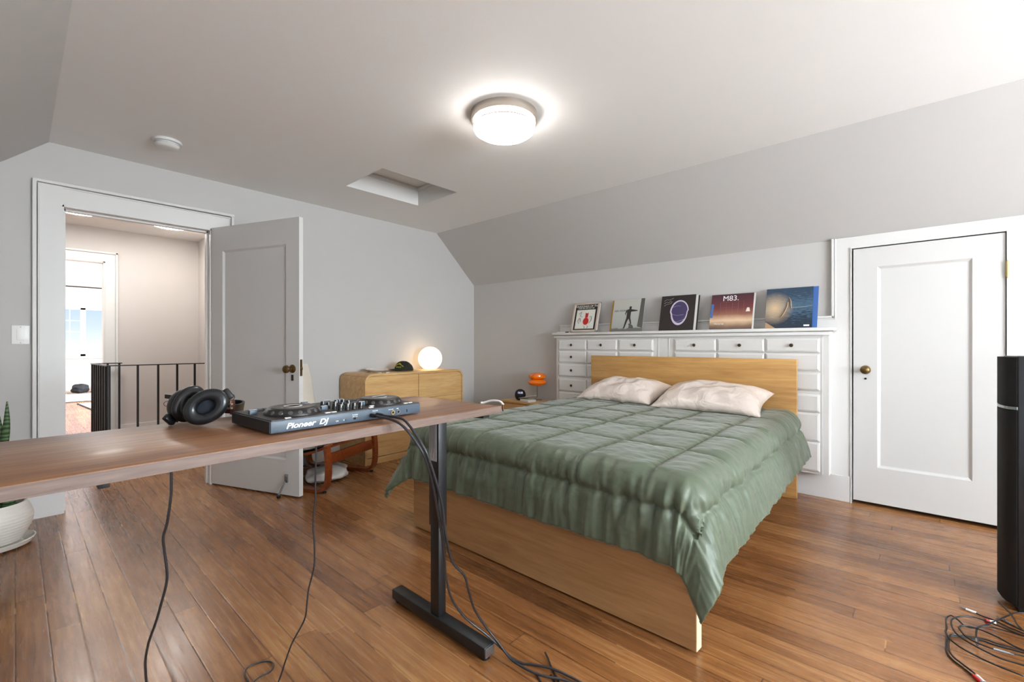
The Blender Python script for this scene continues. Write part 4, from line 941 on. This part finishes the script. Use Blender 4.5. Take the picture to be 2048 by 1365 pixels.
# leg positions straight from the floor (right leg), mirrored to the left end out of frame
def leg(yc, first):
    m = MB().box((-1.700, yc-.026, .012), (-1.128, yc+.026, .055), .006)
    ft = put('foot', m, M['black_metal'], desk)
    for x in (-1.68, -1.15): put('glide', MB().lathe([(.016, 0), (.016, .014), (0, .014)], (x, yc, 0), (0, 0, 1), 14), M['black_plastic'], ft)
    put('end_cap', MB().box((-1.1285, yc-.022, .018), (-1.1245, yc+.022, .050), .001), M['steel'], ft, smooth=None)
    put('lower_column', MB().box((-1.440, yc-.0175, .055), (-1.388, yc+.0175, .46), .002), M['black_metal'], desk)
    uc = put('upper_column', MB().box((-1.4445, yc-.0215, .40), (-1.3845, yc+.0195, DT-DTH-.012), .002), M['black_metal'], desk)
    put('side_bracket', MB().prism([(-1.205, yc+.045, DT-DTH-.001), (-1.64, yc+.07, DT-DTH-.001), (-1.64, yc+.07, DT-DTH-.014), (-1.40, yc+.056, DT-DTH-.034), (-1.205, yc+.045, DT-DTH-.018)], (0, .03, 0)), M['black_metal'], desk, smooth=None)
    return uc
uc = leg(1.120, True)
lb = put('rating_label', MB().box((-1.4425, 1.120-.0228, .655), (-1.396, 1.120-.0213, .835)), M['label'], uc, smooth=None, label='grey printed rating label')
m_ = MB()
for k in range(7): x = -1.438+k*.0055; m_.box((x, 1.120-.0232, .665+.02*(k % 3)), (x+.0016, 1.120-.0227, .79+.012*(k % 4)))
put('label_print', m_, M['label_ink'], lb, smooth=None) if False else put('print_lines', m_, M['label_ink'], uc, smooth=None)
put('screw', MB().lathe([(.0055, 0), (.005, .002), (0, .0025)], (-1.3845, 1.124, .826), (1, 0, 0), 14), M['steel'], uc)
leg(.035-.17, False)
put('frame_beam', MB().box((-1.47, -.12, DT-DTH-.035), (-1.43, 1.12, DT-DTH-.0015)), M['black_metal'], desk, smooth=None)
put('mounting_plate', MB().box((-1.52, 1.06, DT-DTH-.016), (-1.30, 1.15, DT-DTH-.001)), M['black_metal'], desk, smooth=None)
put('side_bracket', MB().box((-1.40, .106, DT-DTH-.022), (-1.168, .124, DT-DTH-.001), .002), M['black_metal'], desk)
# clear clip with two brown prongs on the far right corner
cr_ = fr+uy*0.06+Vector((0, 0, DT))
clipt = thing('cable_clip', 'clear plastic clip with brown prongs at the right corner of the desktop', 'clip', fr+Vector((0.0, 0.008, DT-.02)))
put('prongs', MB().tube([fr+Vector((.0, .010, DT-.022)), fr+Vector((0, .010, DT+.004))], .0022, 8).tube([fr+Vector((-.006, .014, DT-.022)), fr+Vector((-.006, .014, DT+.004))], .0022, 8), M['copper'], clipt)
put('clear_loop', MB().tube(catmull([fr+Vector((-.001, .012, DT+.003)), fr+Vector((-.02, .012, DT+.014)), fr+Vector((-.06, .006, DT+.014)), fr+Vector((-.09, -.002, DT+.005)), fr+Vector((-.10, -.01, DT+.004))], 5), .004, 8), M['paper'], clipt)

# ---- DJ controller
dja = math.radians(92.9); djx = Vector((math.cos(dja), math.sin(dja), 0)); djy = Vector((-math.sin(dja), math.cos(dja), 0))
djc = Vector((-1.222, .667, DT))+djy*.128
dj = thing('dj_controller', 'slate grey two-deck DJ controller with jog wheels on the desk', 'DJ controller', djc, dja)
LW, LD, LH = .474, .256, .036
bd_ = MB().box((-LW/2, -LD/2, .004), (LW/2, LD/2, LH), .004)
put('chassis', bd_, M['dj_body'], dj, local=True)
put('side_cheek', MB().box((-LW/2-.0008, -LD/2+.004, .006), (-LW/2+.002, LD/2-.004, LH-.002)), M['dj_side'], dj, local=True, smooth=None)
put('top_plate', MB().box((-LW/2+.003, -LD/2+.003, LH-.001), (LW/2-.003, LD/2-.003, LH+.0015)), M['dj_top'], dj, local=True, smooth=None)
for x in (-.2, .2):
    for y in (-.1, .1): put('rubber_foot', MB().lathe([(.012, 0), (.012, .005), (0, .005)], (x, y, 0), (0, 0, 1), 14), M['black_plastic'], dj, local=True)
for x in (-.135, .147):
    j = put('jog_wheel', MB().lathe([(.074, LH), (.074, LH+.004), (.066, LH+.016), (.062, LH+.0185), (.058, LH+.019), (0, LH+.019)], (x, -.028, 0), (0, 0, 1), 64), M['black_plastic'], dj, local=True)
    put('platter_top', MB().lathe([(.058, LH+.0192), (.057, LH+.0205), (.03, LH+.0208), (.028, LH+.0200), (0, LH+.0200)], (x, -.028, 0), (0, 0, 1), 64), M['platter'], j, local=True)
    put('centre_ring', MB().lathe([(.024, LH+.0203), (.024, LH+.0212), (.019, LH+.0212), (.019, LH+.0203)], (x, -.028, 0), (0, 0, 1), 40), M['pad_white'], j, local=True)
    for k in range(18):
        a = 2*PI*k/18; cx_, cy_ = x+.0695*math.cos(a), -.028+.0695*math.sin(a)
        put('finger_dimple', MB().lathe([(.0065, 0), (.0055, .0012), (.003, .0018), (0, .002)], (cx_, cy_, LH+.0098), (math.cos(a)*.83, math.sin(a)*.83, .55), 12), M['platter'], j, local=True)
kx = 0
for i, x in enumerate((-.030, -.008, .014, .036)):
    for jj, y in enumerate((-.095, -.060, -.025, .010)):
        if (i+jj) % 5 == 4: continue
        kb = put('knob', MB().lathe([(.0075, 0), (.0070, .003), (.0058, .016), (.0052, .0185), (0, .019)], (x+(.002 if jj % 2 else 0), y, LH+.001), (0, 0, 1), 14), M['black_plastic'], dj, local=True)
        put('pointer', MB().box((-.0008, -.0062, .004), (.0008, -.0054, .019), 0, Matrix.Translation((x+(.002 if jj % 2 else 0), y, LH+.001))), M['print_white'], kb, local=True, smooth=None)
for x, y in ((-.222, .02), (-.062, .045), (-.048, .085), (.06, .06), (.012, .06), (.222, .06), (.068, -.05), (-.058, -.055)):
    f_ = put('fader', MB().box((-.010, -.005, 0), (.010, .005, .013), .002, Matrix.Translation((x, y, LH+.0015))), M['dj_body'], dj, local=True)
    put('fader_line', MB().box((-.010, -.0006, .013), (.010, .0006, .0136), 0, Matrix.Translation((x, y, LH+.0015))), M['print_white'], f_, local=True, smooth=None)
for x, y in ((-.19, -.118), (-.060, -.112), (-.078, -.112), (.060, -.112), (.080, -.085), (.206, -.112), (.188, -.112)):
    put('button', MB().box((-.008, -.004, 0), (.008, .004, .003), .0015, Matrix.Translation((x, y, LH+.0012))), M['pad_white'], dj, local=True)
for x0 in (-.19, .095):
    for a in range(4):
        for b in range(2): put('pad', MB().box((0, 0, 0), (.021, .014, .003), .0015, Matrix.Translation((x0+a*.026, .078+b*.020, LH+.0012))), M['dj_body'], dj, local=True)
def back_text(s, size, x, z, shear=0., offset=0., sx=1.):
    mt = Matrix.Translation((x, -LD/2-.0004, z)) @ Matrix.Rotation(PI/2, 4, 'X') @ Matrix.Diagonal((sx, 1, 1, 1)); return put('lettering', text_mb(s, size, mt, .0003, 'LEFT', shear, offset), M['print_white'], dj, local=True, smooth=None)
back_text('Pioneer', .0200, -.199, .0125, .3, .0005, 1.22); back_text('DJ', .0200, -.111, .0125, .3, .0005, 1.2)
for s, x in (('USB', -.062), ('PC', -.040), ('KENSINGTON', .190)):
    if s != 'KENSINGTON': back_text(s, .0050, x, .0125)
back_text('MASTER', .0052, .055, .0275); back_text('PHONES', .0046, .112, .0255); back_text('MIC', .0046, .142, .0255); back_text('STANDBY', .0042, -.012, .024); back_text('OFF / ON', .0042, -.012, .019)
for x, w_, h_ in ((-.054, .004, .004), (-.034, .005, .004), (-.004, .008, .005), (.182, .003, .009)): put('port', MB().box((x-w_/2, -LD/2-.0006, .012), (x+w_/2, -LD/2+.001, .012+h_)), M['gap_shade'], dj, local=True, smooth=None)
for x, mt_ in ((.128, 'gold_ring'), (.148, 'steel')):
    p_ = put('jack_socket', MB().lathe([(.0065, 0), (.0065, .002), (.0042, .002), (.0042, 0)], (x, -LD/2, .017), (0, -1, 0), 20), M[mt_], dj, local=True)
    put('socket_hole', MB().lathe([(.0042, 0), (.0042, .0012), (0, .0012)], (x, -LD/2, .017), (0, -1, 0), 16), M['gap_shade'], p_, local=True)

# ---- audio cables from the controller down over the desk edge to the floor
FV = Vector((-.6738, .7390, 0)); RV = Vector((.7390, .6738, 0))
# (x, y, z) measured from the controller's plugs to the floor beside the bed foot
def cable(name, pts, r, mtl, lab, plug=None, n=7):
    c = thing(name, lab, 'cable', pts[-1]); put('cord', MB().tube(catmull(pts, n), r, 8), mtl, c, smooth=180); 
    return c
A_ = [(-1.226, .718, .897), (-1.187, .720, .897), (-1.13, .724, .895), (-1.082, .731, .882), (-1.051, .751, .842), (-1.034, .773, .792), (-1.04, .803, .717), (-1.059, .834, .636), (-1.082, .87, .541), (-1.10, .892, .475), (-1.118, .911, .428), (-1.145, .939, .36), (-1.186, .996, .249), (-1.180, 1.055, .158), (-1.135, 1.112, .092), (-1.103, 1.148, .045), (-1.065, 1.172, .010), (-1.030, 1.182, .006), (-.998, 1.199, .007), (-.931, 1.224, .0115), (-.849, 1.238, .010), (-.757, 1.241, .006)]
B_ = [(-1.226, .738, .897), (-1.183, .740, .897), (-1.13, .744, .898), (-1.087, .748, .889), (-1.037, .763, .833), (-1.025, .783, .779), (-1.038, .833, .657), (-1.068, .872, .55), (-1.090, .910, .454), (-1.103, .939, .409), (-1.10, .979, .36), (-1.127, 1.022, .283), (-1.15, 1.069, .194), (-1.140, 1.115, .115), (-1.108, 1.140, .066), (-1.062, 1.155, .022), (-1.020, 1.158, .016), (-.975, 1.165, .013), (-.928, 1.18, .012), (-.860, 1.210, .0135), (-.780, 1.218, .010), (-.70, 1.20, .006)]
for pts, lab in ((A_, 'dark audio cable from the controller, bowing left in front of the desk leg'), (B_, 'dark audio cable from the controller, bulging right towards the bed foot')):
    c = thing('audio_cable', lab, 'cable', (pts[-1][0], pts[-1][1], 0), group='twin audio cables from the controller')
    put('cord', MB().tube(catmull(pts, 7), .0040, 10), M['cable_grey'], c, smooth=180)
    p0, p1 = Vector(pts[0]), Vector(pts[1]); p1 = p0+(p1-p0)*.8
    put('plug', MB().tube([p0, p0+(p1-p0)*.5, p1], [.0062, .0062, .0045], 12), M['black_plastic'], c)
C1 = [(-1.30, .245, .853), (-1.313, .248, .773), (-1.327, .249, .74), (-1.355, .248, .679), (-1.376, .244, .638), (-1.388, .248, .603), (-1.401, .255, .553), (-1.416, .258, .509), (-1.448, .252, .442), (-1.475, .246, .388), (-1.509, .237, .326), (-1.534, .234, .27), (-1.546, .236, .23), (-1.555, .239, .197), (-1.575, .25, .105), (-1.58, .273, .019), (-1.60, .33, .004), (-1.62, .40, .004)]
single('power_cable', MB().tube(catmull(C1, 6), .0030, 8), M['cable_grey'], 'thin dark cable hanging under the desk left of the controller', 'cable', (-1.60, .33, 0), smooth=180)
C2 = [(-1.38, .624, .853), (-1.403, .63, .688), (-1.409, .633, .624), (-1.418, .631, .575), (-1.423, .632, .526), (-1.424, .636, .485), (-1.429, .639, .419), (-1.438, .636, .378), (-1.452, .63, .328), (-1.46, .628, .278), (-1.47, .625, .227), (-1.505, .602, .15), (-1.526, .59, .091), (-1.548, .575, .016), (-1.54, .551, .004), (-1.55, .533, .004), (-1.592, .517, .004), (-1.658, .515, .004), (-1.695, .522, .004), (-1.713, .543, .004), (-1.703, .58, .004), (-1.677, .60, .005), (-1.646, .595, .006), (-1.627, .574, .007), (-1.621, .537, .010), (-1.597, .478, .004), (-1.56, .42, .004)]
single('power_cable', MB().tube(catmull(C2, 6), .0026, 8), M['cable_grey'], 'thin cable hanging under the controller and looping once on the floor', 'cable', (-1.6, .5, 0), smooth=180)
single('hanging_cable_loop', MB().tube(catmull([(-1.40, .012, .850), (-1.379, .028, .815), (-1.362, .044, .803), (-1.347, .058, .813), (-1.335, .072, .852)], 6), .0035, 8), M['cable'], 'short dark cable loop sagging below the desktop by the doorway casing', 'cable', (-1.36, .044, .803), smooth=180)
for i, (k, lab) in enumerate((([(-1.000, 1.272, .012), (-.977, 1.259, .006), (-.944, 1.236, .0034), (-.909, 1.215, .0034), (-.875, 1.191, .004), (-.82, 1.15, .004)], 'longest short black cable end on the floor before the footboard'), ([(-.968, 1.178, .004), (-.934, 1.161, .004), (-.898, 1.142, .004), (-.85, 1.11, .004)], 'leftmost short black cable end on the floor before the footboard'), ([(-.924, 1.205, .004), (-.896, 1.190, .0034), (-.863, 1.170, .0034), (-.82, 1.13, .004)], 'rightmost short black cable end on the floor before the footboard'))):
    single('cable_end', MB().tube(catmull(k, 5), .0032, 8), M['cable'], lab, 'cable', (k[0][0], k[0][1], 0), smooth=180)

# ================================================================== HEADPHONES
hpc = Vector((-1.56, .36, DT))
hd_ = thing('headphones', 'black over-ear headphones lying on the desk left of the controller', 'headphones', hpc)
def cup(center, normal, roll, side):
    z = Vector(normal).normalized(); up = Vector((0, 0, 1)); x = up.cross(z).normalized(); y = z.cross(x)
    mt = Matrix((x, y, z)).transposed().to_4x4(); mt.translation = Vector(center); mt = mt @ Matrix.Rotation(roll, 4, 'Z')
    def tf(m):
        for v in m.bm.verts: v.co = mt @ v.co
        return m
    pad = MB(); nu, nv = 64, 20
    def f(i, j):
        a = 2*PI*i/nu; b = 2*PI*j/nv; R_ = .0365+.0015*math.cos(2*a); r = .0165
        rr = R_+r*math.cos(b); return Vector((rr*1.06*math.cos(a), rr*.86*math.sin(a), .0125*math.sin(b)+.004+.0006*math.sin(a*26)*(1 if math.sin(b) < -.3 else 0)))
    G = [[pad.bm.verts.new(f(i, j)) for j in range(nv)] for i in range(nu)]
    for i in range(nu):
        for j in range(nv): pad.bm.faces.new((G[i][j], G[(i+1) % nu][j], G[(i+1) % nu][(j+1) % nv], G[i][(j+1) % nv]))
    ec = put('ear_cup', tf(MB().lathe([(.050, -.004), (.050, -.014), (.046, -.026), (.034, -.034), (0, -.036)], (0, 0, 0), (0, 0, 1), 48, 1.04, .86)), M['black_plastic'], hd_, smooth=50)
    put('ear_pad', tf(pad), M['leather'], ec, smooth=180)
    put('ear_cloth', tf(MB().lathe([(.030, -.004), (.015, -.003), (0, -.003)], (0, 0, 0), (0, 0, 1), 40, 1.06, .86)), M['ear_cloth'], ec)
    put('yoke', tf(MB().box((.046*side, -.016, -.030), (.066*side, .016, -.012), .004) if side > 0 else MB().box((-.066, -.016, -.030), (-.046, .016, -.012), .004)), M['black_plastic'], hd_)
    return mt
camd = Vector((1.47, -.36, .20)).normalized()
m1 = cup((-1.470, .357, .9275), Vector((.86, -.42, .10)), .62, 1)
m2 = cup((-1.575, .338, .9285), Vector((.80, .40, .08)), .75, -1)
hinge = put('hinge_block', MB().box((-.012, -.010, -.020), (.012, .010, .020), .004, Matrix.Translation((-1.508, .424, .918)) @ Matrix.Rotation(.5, 4, 'Z')), M['copper'], hd_)
put('wire_loop', MB().tube([Vector((-1.509, .430, .944))+Vector((.0085*math.cos(a)*.7, .0085*math.cos(a)*.7, .0085*math.sin(a)+.001)) for a in [k*2*PI/18 for k in range(18)]], .0008, 6, True), M['cable'], hinge)
for z in (-.006, .006): put('rivet_bar', MB().box((-.0135, -.004, z-.0025), (.0135, .004, z+.0025), .001, Matrix.Translation((-1.500, .418, .920)) @ Matrix.Rotation(.5, 4, 'Z')), M['nickel'], hinge)
h2 = put('hinge_block', MB().box((-.010, -.012, -.022), (.010, .012, .016), .004, Matrix.Translation((-1.648, .318, .906)) @ Matrix.Rotation(.3, 4, 'Z')), M['black_plastic'], hd_)
put('wire_loop', MB().tube([Vector((-1.684, .312, .921))+Vector((.012*math.cos(a)*.55, .014*math.cos(a)*.8, .0085*math.sin(a))) for a in [k*2*PI/18 for k in range(18)]], .0008, 6, True), M['cable'], h2)
put('headband_slider', MB().ribbon(catmull([(-1.640, .330, .925), (-1.668, .320, .940), (-1.698, .306, .943)], 5), .012, .004, (0, 0, 1)), M['black_plastic'], h2)
band = catmull([(-1.650, .322, .905), (-1.690, .370, .902), (-1.715, .430, .902), (-1.690, .490, .902), (-1.625, .495, .902), (-1.560, .465, .902), (-1.512, .430, .908)], 8)
put('headband', MB().ribbon(band, .030, .006, (.1, .1, 1)), M['leather'], hd_)

_zs = [(WM[o.name] @ v.co).z for o in hd_.children_recursive for v in o.data.vertices]
hd_.location.z += DT+.0008-min(_zs)

# ================================================================== POTTED SNAKE PLANT
pp = Vector((-3.745, -.085, 0))
pl = thing('potted_plant', 'snake plant in white ribbed ceramic pot with saucer by the doorway', 'plant', pp)
prof = [(.0, .026), (.095, .026), (.110, .030)]
for k in range(0, 41):
    t = k/40; r = .112+.046*math.sin(min(1, t/.62)*PI/2)-.026*max(0, (t-.62)/.38)**1.6; prof.append((r+.0012*math.sin(k*1.9), .030+.205*t))
prof += [(prof[-1][0]-.004, .240), (prof[-1][0]-.012, .238), (prof[-1][0]-.014, .20), (0, .20)]
put('pot', MB().lathe(prof, pp, (0, 0, 1), 72), M['ceramic'], pl, smooth=60)
put('soil', MB().lathe([(.128, .205), (.07, .213), (0, .215)], pp, (0, 0, 1), 32), M['soil'], pl)
put('saucer', MB().lathe([(0, 0), (.120, 0), (.150, .010), (.166, .036), (.161, .038), (.146, .020), (.12, .010), (.10, .025), (0, .0255)], pp, (0, 0, 1), 64), M['ceramic'], pl)
def leaf_material():
    m, nt, bs = base('banded_green_leaf'); L = nt.links.new
    tc = N(nt, 'ShaderNodeTexCoord'); wv = N(nt, 'ShaderNodeTexWave', bands_direction='Z'); wv.inputs['Scale'].default_value = 14; wv.inputs['Distortion'].default_value = 5; wv.inputs['Detail'].default_value = 3
    cr = N(nt, 'ShaderNodeValToRGB'); cr.color_ramp.elements[0].color = lin('#16301E'); cr.color_ramp.elements[1].color = lin('#5B7A4A'); cr.color_ramp.elements[1].position = .9
    L(tc.outputs['Object'], wv.inputs['Vector']); L(wv.outputs[0], cr.inputs[0]); L(cr.outputs[0], bs.inputs['Base Color']); bs.inputs['Roughness'].default_value = .4; return m
M['leaf'] = leaf_material()
random.seed(4)
for k, (dx, dy, tx, ty, h, w_) in enumerate(((.04, .03, .072, .056, .80, .020), (.0, .0, .045, .030, .72, .026), (-.03, .05, -.02, .07, .55, .030), (.03, -.04, .06, -.08, .60, .030), (-.05, -.03, -.10, -.05, .66, .030), (.055, .055, .085, .105, .33, .030), (.01, .06, .03, .115, .38, .028), (.07, .0, .12, .02, .34, .028))):
    m = MB(); nS = 26; a0 = random.random()*PI
    def f(i, j):
        t = i/(nS-1); v = -1+2*j/6; wd = w_*(.55+.9*t-1.45*t**3.2) if t < 1 else 0
        wd = max(wd, .0005); c = pp+Vector((dx+(tx-dx)*t**1.5+.006*math.sin(t*9+k), dy+(ty-dy)*t**1.5+.005*math.cos(t*8), .205+(h-.205)*t))
        ang_ = a0+t*.9; sd = Vector((math.cos(ang_), math.sin(ang_), 0)); nn = Vector((-sd.y, sd.x, 0)); return c+sd*v*wd+nn*(v*v*wd*.4)
    m.grid(nS, 7, f); lf = put('leaf', m, M['leaf'], pl, smooth=180); s_ = lf.modifiers.new('t', 'SOLIDIFY'); s_.thickness = .004

# ================================================================== TOWER SPEAKER at the right edge
spk = thing('tower_speaker', 'tall black floor-standing tower speaker before the closet door', 'speaker', (.345, 2.885, 0), math.radians(8))
# local: front faces -x, depth along x, width along y
wS, dS, hS = .178, .30, 1.06
cab = MB().box((-.075, -wS/2, .02), (.225, wS/2, hS), .004); put('cabinet', cab, M['speaker_black'], spk, local=True)
def front(z0, z1, ins=0):
    pts = []; n = 14
    for k in range(n+1):
        t = -1+2*k/n; pts.append((-.078-(.030*(1-abs(t)**2.6)**.5 if abs(t) < 1 else 0), t*(wS/2-.003-ins), z0))
    pts += [(-.074, wS/2-.003-ins, z0), (-.074, -wS/2+.003+ins, z0)]; m = MB(); m.prism(pts, (0, 0, z1-z0)); return m
put('lower_grille', front(.03, .835), M['grille'], spk, local=True); put('silver_trim', front(.838, .850, -.0005), M['steel'], spk, local=True); put('upper_grille', front(.853, hS-.004), M['grille'], spk, local=True)
put('badge', MB().box((-.1065, -.028, 1.010), (-.104, -.012, 1.040)), M['print_white'], spk, local=True, smooth=None)
put('plinth', MB().box((-.07, -wS/2+.01, 0), (.22, wS/2-.01, .022), .003), M['black_plastic'], spk, local=True)

# ================================================================== CABLE PILE by the speaker
def lift(pts, z0): return [(x, y, z0) for x, y, z in pts]
P1 = [(.24, 2.24, 0), (.17, 2.255, 0), (.105, 2.29, 0), (.072, 2.33, 0), (.058, 2.38, 0), (.061, 2.42, 0), (.062, 2.50, 0), (.077, 2.543, 0), (.095, 2.524, 0), (.115, 2.486, 0), (.142, 2.494, 0), (.18, 2.558, 0), (.237, 2.675, 0), (.271, 2.742, 0), (.30, 2.77, 0)]
P2 = [(.38, 2.45, 0), (.28, 2.44, 0), (.19, 2.428, 0), (.152, 2.431, 0), (.077, 2.394, 0), (.062, 2.36, 0), (.057, 2.27, 0), (.068, 2.22, 0), (.095, 2.184, 0), (.117, 2.156, 0)]
P3 = [(.45, 2.52, 0), (.36, 2.53, 0), (.273, 2.533, 0), (.211, 2.533, 0), (.178, 2.527, 0), (.149, 2.488, 0), (.14, 2.401, 0), (.14, 2.385, 0)]
P4 = [(.40, 2.27, 0), (.31, 2.28, 0), (.246, 2.29, 0), (.191, 2.288, 0), (.132, 2.32, 0), (.089, 2.366, 0), (.075, 2.433, 0), (.08, 2.488, 0), (.11, 2.537, 0), (.16, 2.561, 0), (.271, 2.521, 0), (.40, 2.49, 0)]
P5 = [(.42, 2.35, 0), (.33, 2.345, 0), (.252, 2.344, 0), (.182, 2.327, 0), (.121, 2.346, 0), (.097, 2.401, 0), (.101, 2.433, 0), (.133, 2.454, 0), (.191, 2.436, 0), (.257, 2.388, 0), (.40, 2.37, 0)]
P2b = [(x+.006, y+.004, z) for x, y, z in P2]
def rca(name, pts, lab, z0, twin=True, plugs=()):
    c = thing(name, lab, 'cable', (pts[len(pts)//2][0], pts[len(pts)//2][1], 0)); put('cord', MB().tube(catmull(lift(pts, z0), 7), .0028, 8), M['cable'], c, smooth=180)
    for p, d, mt_ in plugs:
        p = Vector(p); d = Vector(d).normalized(); q = put('plug_body', MB().tube([p, p+d*.030], .0048, 12), mt_, c); put('plug_tip', MB().tube([p+d*.030, p+d*.040], .0042, 12).tube([p+d*.040, p+d*.050], .0016, 8), M['steel'], q)
    return c
dd_ = Vector((.017, -.030, 0))
rca('audio_cable', P2, 'black cable curling to a red plug at the bottom of the pile', .0035, plugs=(((.119, 2.150, .006), (.5, -.86, 0), M['red']),))
rca('audio_cable', P2b, 'black cable ending in a white plug at the bottom of the pile', .0095, plugs=(((.128, 2.153, .008), (.5, -.86, 0), M['paper']),))
rca('audio_cable', P1, 'black cable wound at the left end of the pile', .0155)
rca('audio_cable', P3, 'black cable in the middle of the pile with downturned steel plug', .0215, plugs=(((.140, 2.388, .0215), (0, -1, 0), M['steel']),))
rca('audio_cable', P4, 'widest black cable loop on top of the pile', .0275)
rca('audio_cable', P5, 'inner black cable loop with steel plug on the pile', .0335, plugs=(((.178, 2.327, .0338), (1, .1, 0), M['steel']),))
rca('audio_cable', [(.152, 2.662, 0), (.173, 2.648, 0), (.20, 2.641, 0), (.25, 2.61, 0), (.33, 2.58, 0)], 'black lead with pale plug pointing left, farthest up the pile', .0045, plugs=(((.155, 2.661, .0050), (-.95, .3, 0), M['paper']),))
rca('audio_cable', [(.30, 2.62, 0), (.266, 2.632, 0), (.252, 2.648, 0)], 'short lead with silver plug against the speaker base', .0040, plugs=(((.252, 2.648, .0052), (-.75, .66, 0), M['steel']),))
rca('audio_cable', [(.225, 2.752, 0), (.25, 2.664, 0), (.263, 2.564, 0), (.29, 2.50, 0)], 'thin black cable crossing down beside the speaker base', .0395)
cpl = thing('adapter', 'red and white cable adapter lying in the cable pile', 'adapter', (.187, 2.598, 0))
put('red_half', MB().tube([(.178, 2.592, .010), (.187, 2.597, .010)], .0095, 14), M['red'], cpl); put('white_half', MB().tube([(.187, 2.597, .010), (.204, 2.606, .010)], .0075, 14), M['paper'], cpl)
